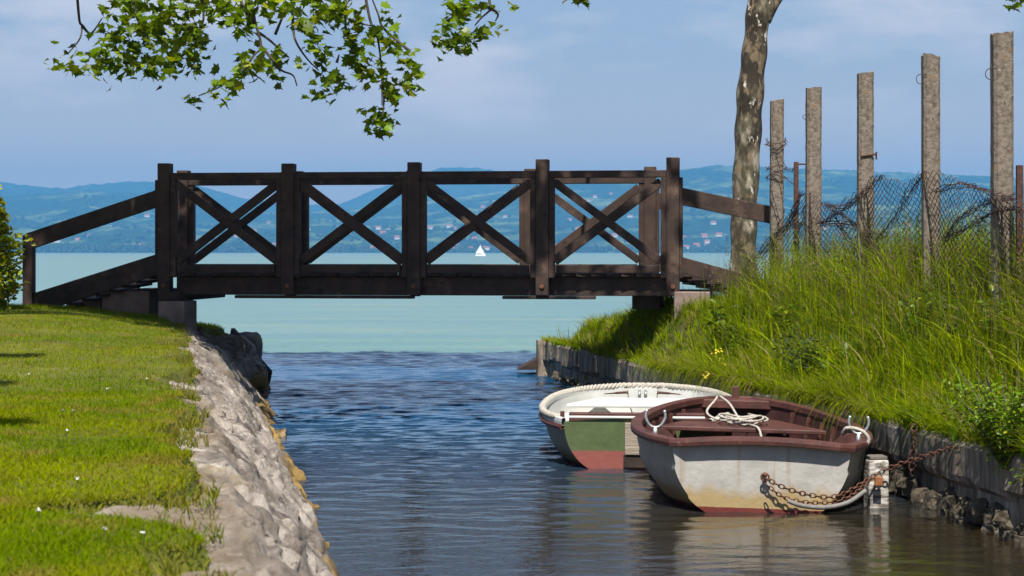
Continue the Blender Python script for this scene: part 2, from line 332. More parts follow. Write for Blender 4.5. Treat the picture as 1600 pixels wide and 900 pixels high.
# ------------------------------------------------------------------ stone embankment wall (left)
Ys = np.concatenate([np.arange(-15, 2.5, .5), np.arange(2.5, 9, .02), np.arange(9, 21.2, .028)])
c = np.concatenate([np.linspace(0, .42, 34), np.linspace(.42, 1, 62)[1:]])
YY, CC = np.meshgrid(Ys, c, indexing='ij')
xt, xb = XL_top(YY), XL_base(YY)
flat = np.clip(CC / .42, 0, 1); t = np.clip((CC - .42) / .58, 0, 1)
X = np.where(CC < .42, xt - 1.25 * (1 - flat), xt + (xb + .10 - xt) * (t ** 1.05))
zt = lawn_z(np.minimum(X, xt), YY)
Z = np.where(CC < .42, zt, zt + (-.25 - zt) * t ** 1.1)
rough = fbm(X * 3.1 + 9, YY * 2.2, 31, 5, .55) - .5
block = np.abs(fbm(YY * 1.7 + 2, CC * 5, 37, 3) - .5) * 2
strat = fbm(YY * 4.5 + X * 3.0, CC * 4 - YY * 1.0, 51, 4) - .5
crack = np.abs(fbm(X * 2.2 + YY * 1.6, YY * 2.6 - Z * 3, 47, 3) - .5) * 2
def worley(u, v, seed):
    iu = np.floor(u).astype(np.int64); iv = np.floor(v).astype(np.int64); f1 = np.full(u.shape, 9.); f2 = f1.copy(); idv = np.zeros(u.shape)
    for a_ in (-1, 0, 1):
        for b_ in (-1, 0, 1):
            cu = iu + a_; cv = iv + b_; d_ = np.hypot(u - cu - .15 - .7 * _h(cu, cv, seed), v - cv - .15 - .7 * _h(cu, cv, seed + 1)); r_ = _h(cu, cv, seed + 2)
            near_ = d_ < f1; f2 = np.where(near_, f1, np.minimum(f2, d_)); idv = np.where(near_, r_, idv); f1 = np.where(near_, d_, f1)
    return f2 - f1, idv
wu = YY / .46 + .5 * (fbm(YY * 1.5, CC * 6, 101, 3) - .5); wv = CC / .115 + YY * .9 + .6 * (fbm(YY * 2, CC * 8, 103, 3) - .5)
wd_, wid = worley(wu, wv, 7); joint = 1 - ss(wd_ / .09)
dsp = .05 * rough + .07 * strat + .022 * (wid - .5) - .022 * joint - .03 * np.clip(.12 - crack, 0, 1) * 8 + .05 * (fbm(YY * 9, CC * 14, 59, 3) - .5)
edge = np.exp(-((CC - .42) / .10) ** 2)
dsp = dsp + .035 * (fbm(YY * 16 + X * 5, CC * 22, 63, 3) - .5) - .03 * ss((fbm(YY * 2.4 + CC * 6, CC * 9 - YY * .8, 65, 4) - .56) / .06)
k = np.where(CC < .42, .45, 1.0)
Z = Z + dsp * k * np.where(CC < .42, 1, .8) - .05 * edge; X = X + dsp * .75 * np.where(CC < .42, .25, 1) - .06 * edge
X = X + .16 * (fbm(YY * .9, YY * 0, 71, 3) - .5) * t
dust = ss((fbm(X * 2.0, YY * 2.6, 83, 4) - .40) / .12) * ss((.52 - CC) / .16)
dark = np.clip(ss((fbm(YY * 1.6 + CC * 5, CC * 7 - YY * .9, 85, 5, .6) - .54) / .05) * .8 + joint * .9 + .5 * (wid < .22), 0, 1)
wl = mesh_np('stone_wall', np.stack([X, YY, Z], -1), grid_faces(*X.shape), M['stone'], col=np.stack([dust, dark, dust * 0], -1).reshape(-1, 3))
tag(wl, 'sloping rough grey stone embankment wall along the edge of the lawn', 'wall')

def rock(name, m, loc, dims, seed, rz=0, lumps=.35, sub=3, smooth=True):
    me = bpy.data.meshes.new(name)
    import bmesh
    bm = bmesh.new(); bmesh.ops.create_icosphere(bm, subdivisions=sub, radius=1)
    for v in bm.verts:
        p = v.co; n = float(fbm(p.x * 1.3 + seed, p.y * 1.3 + p.z * 1.7 + seed * 2, seed, 3)) - .5
        q = Vector([math.copysign(abs(a) ** .75, a) for a in p]) * (1 + lumps * 1.6 * n)
        v.co = (q.x * dims[0], q.y * dims[1], q.z * dims[2])
    bm.to_mesh(me); bm.free()
    for p in me.polygons: p.use_smooth = smooth
    me.materials.append(m); o = bpy.data.objects.new(name, me); COL.objects.link(o); o.location = loc; o.rotation_euler = (0, 0, rz); return o
# stones at the foot of the wall
for i, Y in enumerate(list(np.arange(8.9, 19.6, 1.5))):
    Y = Y + random.uniform(-.35, .35); s = random.uniform(.45, .85)
    o = rock('toe_stone', M['toe'], (XL_base(Y) - .07 + random.uniform(-.04, .03), Y, -.01 + random.uniform(-.03, .05)), (.05 * s, .14 * s, .065 * s), 100 + i, .17, 1.1, 3)
    tag(o, 'ochre stained stone at the waterline along the foot of the sloping wall', 'stone', 'stones along the foot of the embankment wall')
o = rock('boulder', M['boulder'], tuple(at(384, 552, 21.0)), (.20, .40, .27), 5, .2); tag(o, 'dark rounded boulder capping the lakeward end of the grassy left bank', 'boulder')
o = rock('boulder', M['stone'], tuple(at(396, 587, 19.7)), (.15, .24, .16), 8, .2); tag(o, 'smaller pale-topped mossy boulder at the waterline below the wall end', 'boulder')
o = MB().beam(at(362, 522, 21.0), at(421, 590, 20.2), .05, .16).build('dark_plank', M['wood2'], bevel=.008); tag(o, 'dark plank slanting down to the water beside the boulder', 'plank')
o = MB().prism([at(808, 578, 22.2), at(850, 578, 22.2), at(850, 555, 22.2)], (0, .5, 0)).build('sunken_board', M['wood2']); tag(o, 'dark slanted board sticking out of the water at the end of the concrete wall', 'board')

# ------------------------------------------------------------------ concrete wall (right)
Ys = np.concatenate([np.arange(-15, 7, 1), np.arange(7, 22.31, .035)])
prof = [(-.02, -.4), (-.02, .02), (0, .05)] + [(0, z) for z in np.linspace(.10, .40, 10)] + [(.015, .425), (.05, .435), (.12, .435), (.17, .43), (.17, .2)]
PX = np.array([p[0] for p in prof]); PZ = np.array([p[1] for p in prof])
YY, _ = np.meshgrid(Ys, PX, indexing='ij'); PXX = np.repeat(PX[None], len(Ys), 0); PZZ = np.repeat(PZ[None], len(Ys), 0)
bi = np.floor(YY / .17); bo = (_h(bi.astype(np.int64), bi.astype(np.int64) * 0, 5) - .5) * .035
gap = np.exp(-(((YY / .17) % 1 - .0) / .09) ** 2) * .02
front = (PXX < .03)
jut = .02 * (fbm(YY * 6, PZZ * 8, 61) - .5)
low = ss((.17 + .10 * fbm(YY * 2, YY * 0, 81) - PZZ) / .03)
X = XR(YY) + PXX + np.where(front, bo + gap + jut + low * .05, 0)
Z = PZZ + np.where(PZZ > .4, .05 * (fbm(YY * 1.5, YY * 0, 91) - .5) + .02 * (_h(bi.astype(np.int64), bi.astype(np.int64) * 0, 9) - .5), 0)
o = mesh_np('concrete_wall', np.stack([X, YY, Z], -1), grid_faces(*X.shape), M['conwall'], smooth=False)
tag(o, 'grey board-marked concrete retaining wall under the tall grass bank', 'wall')
ends = MB().box((XR(22.34) + 1.4, 22.40, -.02), 2.9, .12, .9, R(8)).build('end_wall', M['conwall']); tag(ends, 'concrete end wall facing the lake at the tip of the grass bank', 'wall')
for i in range(70):
    Y = 8.6 + i * .055 + random.uniform(-.04, .04) if i < 60 else 18.6 + (i - 60) * .3
    s = random.uniform(.3, .85)
    o = rock('rubble_stone', M['rubble'], (XR(Y) + .0 + random.uniform(-.05, .05), Y, random.uniform(-.04, .10)), (.075 * s, .085 * s, .10 * s), 200 + i, random.uniform(0, 3), 1.0, 2, False)
    tag(o, 'small grey brown rubble stone at the waterline under the concrete wall', 'stone', 'rubble along the foot of the concrete wall')

# ------------------------------------------------------------------ water
KW = []
for i in range(80):
    lam = .085 * (.50 / .085) ** (rng.random() ** 1.15)
    th = rng.normal(0, .38 if lam < .25 else .25) + (math.pi / 2)
    KW.append((2 * math.pi / lam, th, rng.random() * 6.28, lam))
def waves(X, Y):
    amp = (.22 + .78 * ss((Y - 8.8) / 6)) * (1 - ss((Y - 40) / 20))
    z = 0
    wx = X; wy = Y + .30 * fbm(X * 1.1 + 40, Y * 1.3, 4, 3)
    for k, th, ph, lam in KW:
        big = .0036 * lam
        z = z + big * (1.0 if lam < .45 else .75) * np.sin(k * (math.cos(th) * wx + math.sin(th) * wy) + ph)
    gust = .35 + 1.3 * fbm(X * .5, Y * 1.1, 13, 4)
    return z * amp * gust
def watermat(name, lake):
    m, nt, add, link, out = nodes(name)
    g = add('NewGeometry'); sp = add('SeparateXYZ'); link(g.outputs['Position'], sp.inputs[0])
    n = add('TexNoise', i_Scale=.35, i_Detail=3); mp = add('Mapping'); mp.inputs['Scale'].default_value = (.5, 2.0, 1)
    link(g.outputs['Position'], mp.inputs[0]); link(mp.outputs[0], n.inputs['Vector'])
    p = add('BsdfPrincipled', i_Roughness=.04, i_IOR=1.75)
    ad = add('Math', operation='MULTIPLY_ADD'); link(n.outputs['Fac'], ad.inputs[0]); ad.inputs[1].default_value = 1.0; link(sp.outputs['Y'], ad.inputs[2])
    rm = add('MapRange'); link(ad.outputs[0], rm.inputs[0]); rm.inputs[1].default_value = 27.2; rm.inputs[2].default_value = 27.9  # edge of the tree crown's shade, painted as a colour step to lake turquoise
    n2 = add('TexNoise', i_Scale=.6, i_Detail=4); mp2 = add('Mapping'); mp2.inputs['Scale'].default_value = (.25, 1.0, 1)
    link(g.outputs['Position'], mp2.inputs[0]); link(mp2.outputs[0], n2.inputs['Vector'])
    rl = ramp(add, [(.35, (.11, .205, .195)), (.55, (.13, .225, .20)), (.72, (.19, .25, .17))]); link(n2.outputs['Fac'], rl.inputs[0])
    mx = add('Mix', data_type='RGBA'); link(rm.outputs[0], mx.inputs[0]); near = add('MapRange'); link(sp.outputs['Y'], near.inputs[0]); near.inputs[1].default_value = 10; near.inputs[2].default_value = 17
    nm = add('Mix', data_type='RGBA'); link(near.outputs[0], nm.inputs[0]); nm.inputs[6].default_value = (.020, .015, .007, 1); nm.inputs[7].default_value = (.006, .045, .105, 1); link(nm.outputs[2], mx.inputs[6]); link(rl.outputs[0], mx.inputs[7])  # brown water with painted wall reflection near; beyond, tree shade and sky reflection painted blue
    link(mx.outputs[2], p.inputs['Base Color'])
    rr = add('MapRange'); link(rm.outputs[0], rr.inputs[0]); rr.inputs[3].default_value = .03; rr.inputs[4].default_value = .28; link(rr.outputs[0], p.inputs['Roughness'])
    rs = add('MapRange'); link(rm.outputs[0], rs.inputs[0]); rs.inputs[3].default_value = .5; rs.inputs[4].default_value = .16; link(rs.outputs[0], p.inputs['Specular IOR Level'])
    b1 = add('TexNoise', i_Scale=9, i_Detail=4, i_Roughness=.6); mp3 = add('Mapping'); mp3.inputs['Scale'].default_value = (.7, 1.2, 1)
    link(g.outputs['Position'], mp3.inputs[0]); link(mp3.outputs[0], b1.inputs['Vector'])
    bu = add('Bump', i_Strength=.30, i_Distance=.014 if not lake else .03); link(b1.outputs['Fac'], bu.inputs['Height']); b2 = add('TexNoise', i_Scale=26, i_Detail=3, i_Roughness=.6); mp5 = add('Mapping'); mp5.inputs['Scale'].default_value = (.6, 1.2, 1)
    link(g.outputs['Position'], mp5.inputs[0]); link(mp5.outputs[0], b2.inputs['Vector'])
    bu2 = add('Bump', i_Strength=.35, i_Distance=.005); link(b2.outputs['Fac'], bu2.inputs['Height']); link(bu.outputs[0], bu2.inputs['Normal']); link(bu2.outputs[0], p.inputs['Normal'])
    link(p.outputs[0], out.inputs[0]); return m
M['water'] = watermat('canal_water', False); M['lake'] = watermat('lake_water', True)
xs = np.concatenate([[-60, -30, -15, -9], np.arange(-7, -4, .15), np.arange(-4, 3.4, .03), np.arange(3.4, 6, .3), [9, 15, 30, 60]])
ys = np.concatenate([np.arange(-15, 6.5, .5), np.arange(6.5, 14, .019), np.arange(14, 22, .024), np.arange(22, 32, .045), np.arange(32, 60.1, .25)])
XX, YY = np.meshgrid(xs, ys)
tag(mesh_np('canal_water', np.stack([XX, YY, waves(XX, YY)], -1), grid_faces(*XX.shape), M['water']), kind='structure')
Vl = [(-7500, 60.0, 0), (7500, 60.0, 0), (7500, 4400, 0), (-7500, 4400, 0)]
ye = float(ys[-1]); Vl[0] = (-7500, ye, 0); Vl[1] = (7500, ye, 0)
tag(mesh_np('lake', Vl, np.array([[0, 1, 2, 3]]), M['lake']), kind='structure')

# ------------------------------------------------------------------ hills beyond the lake
def hillmat(name, wood, field, sc_, lo, hi):
    m, nt, add, link, out = nodes(name)
    g = add('NewGeometry'); n = add('TexNoise', i_Scale=sc_, i_Detail=5, i_Roughness=.6); mp = add('Mapping'); mp.inputs['Scale'].default_value = (1, 1, 5)
    link(g.outputs['Position'], mp.inputs[0]); link(mp.outputs[0], n.inputs['Vector'])
    r = ramp(add, [(lo, wood), (hi, field)]); link(n.outputs['Fac'], r.inputs[0])
    n2 = add('TexNoise', i_Scale=.03, i_Detail=3); link(g.outputs['Position'], n2.inputs['Vector'])
    r2 = ramp(add, [(.35, (.55, .55, .55)), (.65, (1.25, 1.25, 1.25))]); link(n2.outputs['Fac'], r2.inputs[0])
    mm = add('Mix', data_type='RGBA', blend_type='MULTIPLY'); mm.inputs[0].default_value = 1; link(r.outputs[0], mm.inputs[6]); link(r2.outputs[0], mm.inputs[7])
    p = add('BsdfPrincipled', i_Roughness=1); p.inputs['Specular IOR Level'].default_value = 0; link(mm.outputs[2], p.inputs['Base Color']); link(p.outputs[0], out.inputs[0]); return m
M['hillfar'] = hillmat('far_woodland', (.03, .05, .02), (.06, .08, .035), .0012, .45, .7)
M['hill'] = hillmat('hillside_woods_and_fields', (.022, .045, .018), (.19, .24, .08), .0045, .50, .66)
FAR = [(-900, 302), (0, 287), (40, 292), (100, 297), (150, 290), (230, 286), (300, 290), (380, 312), (440, 322), (530, 322), (580, 300), (640, 285), (690, 264), (740, 264), (790, 272), (860, 282), (950, 290), (1100, 300), (2500, 312)]
MID = [(-900, 312), (0, 312), (60, 308), (140, 304), (200, 306), (280, 318), (400, 335), (520, 335), (620, 322), (720, 312), (820, 300), (900, 290), (980, 282), (1063, 270), (1120, 263), (1200, 266), (1283, 269), (1335, 271), (1417, 275), (1500, 277), (1551, 281), (1650, 285), (2500, 300)]
def crest(tab, x): return HZ - np.interp(x, [p[0] for p in tab], [p[1] for p in tab])
def mid_z(x, D):
    cz = crest(MID, x) / FPX * 6200
    t = np.clip((D - 4000) / 2200, 0, 1)
    und = (fbm(x * .008 + 5, D * .0016, 7, 4) - .5)
    z = cz * (t ** 1.25 * .9 + .1 * ss(t * 3)) + und * 70 * np.sin(np.pi * np.clip(t, 0, 1))
    z = z + 9 * fbm(x * .12, D * .02, 17, 2) * ss((D - 4030) / 60) + 10 * ss((D - 4005) / 40) - 3
    back = ss((D - 6250) / 600)
    return np.where(D > 6250, z * (1 - back) - 5 * back, z)
def hill(name, Ds, zf, m):
    xi = np.arange(-2600, 4201, 4.0); XX, DD = np.meshgrid(xi, Ds)
    V = np.stack([(XX - 800) / FPX * DD, DD, zf(XX, DD)], -1)
    return tag(mesh_np(name, V, grid_faces(*XX.shape), m), kind='structure')
hill('hillside', np.concatenate([[3998], np.linspace(4005, 6250, 110), np.linspace(6300, 6900, 8)]), mid_z, M['hill'])
def far_z(x, D):
    cz = crest(FAR, x) / FPX * 7800; t = np.clip((D - 6900) / 900, 0, 1)
    z = cz * ss(t) + 14 * fbm(x * .09, D * .02, 27, 3) + (fbm(x * .01, D * .001, 28) - .5) * 40 * np.sin(np.pi * t)
    return np.where(D > 7800, z * (1 - ss((D - 7800) / 500)) - 5, z) - 8 * (1 - ss(t * 4))
hill('far_hills', np.concatenate([np.linspace(6900, 7800, 40), np.linspace(7850, 8300, 6)]), far_z, M['hillfar'])
# wood along the far shore and in clumps on the slope: one mass
import bmesh
bm = bmesh.new(); bmesh.ops.create_icosphere(bm, subdivisions=1, radius=1)
IV = np.array([v.co for v in bm.verts]); IF = np.array([[v.index for v in f.verts] for f in bm.faces]); bm.free()
def blobs(name, pts, sizes, m, cols):
    n = len(pts); V = IV[None] * sizes[:, None, :] * (1 + .25 * (rng.random((n, len(IV), 1)) - .5)) + pts[:, None, :]
    F = IF[None] + (np.arange(n) * len(IV))[:, None, None]
    return mesh_np(name, V, F.reshape(-1, 3), m, col=np.repeat(cols, len(IV), 0))
n = 3800
xi = rng.uniform(-300, 1900, n); u = rng.random(n); D = np.where(u < .45, 4006 + 40 * rng.random(n), 4040 + 1900 * rng.random(n) ** 1.3)
keep = (u < .45) | (fbm(xi * .02, D * .004, 66, 3) > .5)
xi, D = xi[keep], D[keep]; h = rng.uniform(4, 9, len(xi))
P = np.stack([(xi - 800) / FPX * D, D, mid_z(xi, D) + h * .5], -1)
g = rng.uniform(.7, 1.3, len(xi))[:, None] * np.array([[.03, .055, .02]])
tag(blobs('far_wood', P, np.stack([h * .9, h * .9, h], -1), M['leaf'], g), 'hazy woods along the far shore and hillside across the lake', 'woods', kind='stuff')
# houses on the far slope
def house_mesh(name, wall, w_, d_, h_, rh):
    v = [(-w_, -d_, 0), (w_, -d_, 0), (w_, d_, 0), (-w_, d_, 0), (-w_, -d_, h_), (w_, -d_, h_), (w_, d_, h_), (-w_, d_, h_), (-w_ * 1.08, -d_ * 1.12, h_ - .3), (w_ * 1.08, -d_ * 1.12, h_ - .3), (w_ * 1.08, d_ * 1.12, h_ - .3), (-w_ * 1.08, d_ * 1.12, h_ - .3), (-w_ * 1.08, 0, h_ + rh), (w_ * 1.08, 0, h_ + rh), (-w_, 0, h_ + rh - .3), (w_, 0, h_ + rh - .3)]
    f = [(0, 1, 5, 4), (1, 2, 6, 5), (2, 3, 7, 6), (3, 0, 4, 7), (4, 7, 14), (5, 15, 6), (8, 9, 13, 12), (10, 11, 12, 13)]
    me = bpy.data.meshes.new(name); me.from_pydata(v, [], f); me.materials.append(wall); me.materials.append(M['roof'])
    for i, p in enumerate(me.polygons): p.material_index = 1 if i >= 6 else 0
    return me
HM = [house_mesh('lake_house', M['plaster'], 7, 5, 5.5, 4), house_mesh('villa', M['plaster'], 10, 5.5, 8, 3), house_mesh('pink_house', M['pinkplaster'], 6.5, 5, 5, 4.5)]
HL = [('tiny white house with a red roof far off on the hazy hillside', 'white houses on the far hillside'), ('wide pale villa far off on the hazy slope across the lake', 'pale villas on the far hillside'), ('tiny pink house with a red roof far off across the lake', 'pink houses on the far hillside')]
spots = [(121, 377, 2), (139, 371, 0), (340, 341, 0), (360, 366, 2), (370, 372, 2), (398, 363, 2), (545, 367, 2), (553, 359, 0), (590, 360, 1), (598, 368, 2), (620, 375, 0), (672, 359, 0), (703, 357, 1), (712, 360, 2), (755, 326, 2), (790, 341, 0), (712, 384, 2), (741, 377, 2), (712, 394, 0), (735, 396, 2), (760, 393, 1), (585, 393, 2), (480, 361, 0), (478, 391, 2), (890, 346, 0), (905, 362, 1), (915, 371, 2), (930, 310, 0), (955, 305, 2), (920, 316, 0), (985, 341, 1), (1005, 342, 0), (1040, 363, 2), (1068, 375, 0), (1100, 372, 2), (1105, 381, 0), (1104, 386, 2), (1114, 352, 0), (1124, 371, 0), (1072, 390, 0), (1088, 387, 2), (50, 383, 0), (90, 380, 0), (215, 388, 0), (230, 340, 0), (310, 383, 2), (430, 385, 0), (1290, 360, 0), (1320, 372, 2), (1420, 355, 0), (1500, 368, 2), (420, 350, 2), (960, 372, 0), (870, 388, 2)]
Dt = np.linspace(4030, 6100, 400)
for x, y, k in spots:
    zz = mid_z(np.full_like(Dt, x), Dt); yy = HZ - (zz - CH) / Dt * FPX
    i = int(np.argmin(np.abs(yy - y))); D = Dt[i]
    o = bpy.data.objects.new(HM[k].name, HM[k]); COL.objects.link(o)
    o.location = ((x - 800) / FPX * D, D, zz[i] + 1.5); o.rotation_euler = (0, 0, random.uniform(-.5, .5)); s_ = random.uniform(.7, 1.05); o.scale = (s_, s_, s_)
    tag(o, HL[k][0], 'house', HL[k][1])

# ------------------------------------------------------------------ sailing boat
sb = empty('sailing_boat', tuple(at(750, 401.5, 640) * np.array((1, 1, 0))), R(25)); sb.scale = (.82, .82, .82); tag(sb, 'small white sailing boat out on the lake', 'sailing boat')
hv = []
for yq, b, zt_ in ((-2.4, .7, .75), (-1, .95, .7), (.6, .85, .75), (1.8, .4, .85), (2.5, .03, .95)):
    hv += [(yq, -b, zt_), (yq, -b * .6, 0), (yq, 0, -.2), (yq, b * .6, 0), (yq, b, zt_)]
mesh_np('hull', hv, [grid_faces(5, 5), np.array([[0, 5, 9, 4], [5, 10, 14, 9], [10, 15, 19, 14], [15, 20, 24, 19]])], M['sail'], sb)
MB().tube([(.4, 0, .5), (.4, 0, 5.2)], .05).build('mast', M['galv'], sb)
MB().tube([(.4, 0, 1.1), (-2.0, .2, 1.1)], .04).build('boom', M['galv'], sb)
def sail(name, a, b, c_, bel):
    a, b, c_ = map(np.array, (a, b, c_)); n_ = 8; V = []; 
    for i in range(n_ + 1):
        for j in range(n_ + 1):
            u_, v_ = i / n_, j / n_; p = a * (1 - u_) + (b * (1 - v_) + c_ * v_) * u_; V.append(p + np.array((0, bel * 4 * u_ * (1 - u_) * (.4 + .6 * math.sin(math.pi * v_)), 0)))
    o = mesh_np(name, V, grid_faces(n_ + 1, n_ + 1), M['sail'], sb); sd = o.modifiers.new('s', 'SOLIDIFY'); sd.thickness = .01
sail('mainsail', (.38, 0, 5.1), (.38, 0, 1.2), (-1.95, .2, 1.2), .25)
sail('jib', (.45, 0, 4.3), (2.3, 0, 1.0), (.2, .25, 1.1), .2)

# ------------------------------------------------------------------ footbridge
BR = empty('footbridge', (-.95, 18.9, 1.05)); tag(BR, 'dark brown timber footbridge with crossed railings spanning the canal mouth', 'footbridge')
BO = Vector(BR.location)
P0 = Vector((-3.46, 18.4, 0)); dU = Vector((1.2527, -.163, 0)); U = dU.normalized(); Vb = Vector((-.1, 1.6, 0)); Nn = Vector((-U.y, U.x, 0))
def bz(p, z): return Vector((p.x, p.y, z)) - BO
def part(mb, name, m=None, bev=.006, smooth=False): return mb.build(name, m or M['wood'], BR, bevel=bev, smooth=smooth)
tops = [(2.375, 2.365, 2.37, 2.39, 2.40), (2.375, 2.36, 2.36, 2.37, 2.385)]
for side in (0, 1):
    base = P0 + Vb * side; f = -1 if side == 0 else 1       # f: outward (away from the deck)
    for i in range(5):
        p = base + dU * i
        o = part(MB().box(bz(p, (1.07 + tops[side][i]) / 2), .125, .13, tops[side][i] - 1.07, math.atan2(U.y, U.x)), 'post')
        b = MB(); q = p + Nn * (f * .065); b.tube([bz(q, 1.16), bz(q + Nn * (f * .018), 1.16)], .022, 8); b.build('bolt', M['bolt'], o)
        for sgn in (-1, 1):
            if (i == 0 and sgn < 0 and side == 1): continue
            wst = .055 if not (i in (0, 4) and sgn * (i - 2) > 0) else .03
            q = p + U * sgn * (.0635 + wst / 2) + Nn * f * .005
            part(MB().box(bz(q, 1.725), wst, .09, .97, math.atan2(U.y, U.x)), 'stile')
    for i in range(4):
        a = base + dU * i + U * .065; b = base + dU * (i + 1) - U * .065
        part(MB().beam(bz(a, 2.245), bz(b, 2.245), .10, .068), 'top_rail')
        part(MB().beam(bz(a + U * .07, 1.325), bz(b - U * .07, 1.325), .08, .075), 'lower_rail')
        a2 = a + U * .05; b2 = b - U * .05
        w1, w2 = (.085, .105) if i in (1,) else (.085, .08)
        part(MB().beam(bz(a2 + Nn * f * .012, 2.17), bz(b2 + Nn * f * .012, 1.40), .045, w2), 'brace')
        part(MB().beam(bz(a2 - Nn * f * .014, 1.40), bz(b2 - Nn * f * .014, 2.17), .045, w1), 'brace')
    a = base - U * .0 - Nn * f * .11; b = base + dU * 4 - Nn * f * .11
    part(MB().beam(bz(a + U * .10, 1.157), bz(b - U * .02, 1.157), .09, .185), 'girder')
for (t0, t1) in ((.55, 1.98), (2.68, 3.40)):
    part(MB().beam(bz(P0 + dU * t0 + Nn * .11, 1.046), bz(P0 + dU * t1 + Nn * .11, 1.046), .12, .03), 'batten')
d = MB()
for k in range(34):
    p = P0 + dU * (.08 + k * .1155) ; d.beam(bz(p - Nn * .02, 1.268 + random.uniform(-.003, .004)), bz(p + Vb + Nn * .02, 1.268 + random.uniform(-.003, .004)), .135, .03)
part(d, 'deck', M['wood2'], .003)
for t_ in (1.0, 2.0, 3.0): part(MB().beam(bz(P0 + dU * t_ + Nn * .05, 1.10), bz(P0 + dU * t_ + Vb - Nn * .05, 1.10), .1, .09), 'cross_beam')
# left ramp
def ramp_side(pl, zl0, pr, zr0, ht, wd, name): part(MB().beam(bz(pl, zl0), bz(pr, zr0), wd, ht), name)
for side in (0, 1):
    base = P0 + Vb * side
    lp = base - U * 1.42
    if side == 0: ramp_side(lp, 1.60, base - U * .07, 2.03, .165, .06, 'ramp_rail')
    ramp_side(lp + U * .08, .98, base - U * .07, 1.37, .20, .07, 'ramp_stringer')
    if side == 0: part(MB().box(bz(lp, 1.23), .10, .11, .86, math.atan2(U.y, U.x)), 'ramp_post')
    rb = base + dU * 4
    part(MB().beam(bz(rb + U * .07, 2.03), bz(rb + U * (1.05 if side == 0 else .30), 1.82 if side == 0 else 1.98), .06, .165), 'ramp_rail')
    part(MB().beam(bz(rb + U * .07, 1.37), bz(rb + U * .95, 1.13), .07, .15), 'ramp_stringer')
d = MB()
for k in range(9):
    p = P0 - U * (.12 + k * .14); z = 1.235 - k * .045; d.beam(bz(p + Nn * .06, z), bz(p + Vb - Nn * .06, z), .13, .03)
part(d, 'ramp_deck', M['wood2'], .003); d = MB()
for k in range(7):
    p = P0 + dU * 4 + U * (.12 + k * .14); z = 1.24 - k * .035; d.beam(bz(p + Nn * .06, z), bz(p + Vb - Nn * .06, z), .13, .03)
part(d, 'ramp_deck', M['wood2'], .003)
# abutments
rzb = math.atan2(U.y, U.x)
def cbox(name, x0, x1, y0, y1, Y, dep, m, label, zlow=None):
    a = at(x0, y0, Y); b = at(x1, y1, Y); zl_ = b[2] if zlow is None else zlow
    o = MB().box(((a[0] + b[0]) / 2, Y + dep / 2, (a[2] + zl_) / 2), b[0] - a[0], dep, a[2] - zl_, rzb).build(name, m, bevel=.012); tag(o, label, 'concrete block' if m is not M['wood2'] else 'timber'); return o
cbox('concrete_block', 250, 293, 471, 530, 18.25, .42, M['block'], 'brown stained concrete block under the bridge end beside the stone wall', .5)
cbox('concrete_step', 172, 249, 454, 530, 18.62, 1.5, M['block'], 'tall brown concrete step under the left ramp of the bridge', .5)
cbox('concrete_slab', 118, 170, 470, 530, 18.8, 1.3, M['block'], 'low brown concrete slab in the grass below the left ramp', .5)
cbox('support_timber', 262, 298, 456, 470.6, 18.32, 1.6, M['wood2'], 'dark squared timber lying between the bridge girder and the concrete block')
cbox('support_timber', 1003, 1047, 462, 478, 18.0, 1.5, M['wood2'], 'dark squared timber under the right end of the bridge girder', .93)
cbox('concrete_block', 1066, 1122, 456, 475, 17.6, 1.2, M['block'], 'brown concrete block half hidden in grass under the right bridge post', .6)

# ------------------------------------------------------------------ foliage tools
def leaf_template():
    o = [(0, -.02), (.20, .05), (.42, .02), (.34, .22), (.56, .42), (.30, .46), (.26, .66), (.12, .64), (0, 1.0), (-.12, .64), (-.26, .66), (-.30, .46), (-.56, .42), (-.34, .22), (-.42, .02), (-.20, .05)]
    V = [(0, .32, 0)] + [(x, y, .22 * abs(x) - .18 * (y - .4) ** 2) for x, y in o]
    n_ = len(o); F = [(0, i + 1, (i + 1) % n_ + 1) for i in range(n_)]
    return np.array(V), np.array(F)
LV, LF = leaf_template()
SV = np.array([(0, 0, 0), (.28, .35, .06), (.20, .75, .03), (0, 1.05, -.08), (-.20, .75, .03), (-.28, .35, .06), (0, .5, 0)]); SF = np.array([(6, 0, 1), (6, 1, 2), (6, 2, 3), (6, 3, 4), (6, 4, 5), (6, 5, 0)])
def rots(n, tilt, droop=0):
    """leaf blade: y axis points out and down a little, z axis near up with random tilt"""
    a = rng.uniform(0, 2 * np.pi, n); nz = np.stack([rng.normal(0, tilt, n), rng.normal(0, tilt, n), np.ones(n)], -1); nz /= np.linalg.norm(nz, axis=1, keepdims=True)
    y = np.stack([np.cos(a), np.sin(a), -droop + rng.normal(0, .3, n)], -1); y -= nz * (y * nz).sum(1, keepdims=True); y /= np.linalg.norm(y, axis=1, keepdims=True)
    x = np.cross(y, nz); return np.stack([x, y, nz], -1)
def leaves(name, pts, size, m, cols, tv=LV, tf=LF, tilt=.6, droop=.4, parent=None, Rm=None):
    n_ = len(pts); Rm = rots(n_, tilt, droop) if Rm is None else Rm
    V = np.einsum('nij,vj->nvi', Rm, tv) * size[:, None, None] + pts[:, None, :]
    F = tf[None] + (np.arange(n_) * len(tv))[:, None, None]
    return mesh_np(name, V, F.reshape(-1, 3), m, parent, smooth=False, col=np.repeat(cols, len(tv), 0))
def greens(n, base, var=.25, yel=.0):
    g = np.array(base)[None] * rng.uniform(1 - var, 1 + var, (n, 1)); y = rng.random((n, 1)) < yel
    g = np.where(y, g * np.array([[1.9, 1.45, 1.0]]), g); return g * rng.uniform(.92, 1.08, (n, 3))

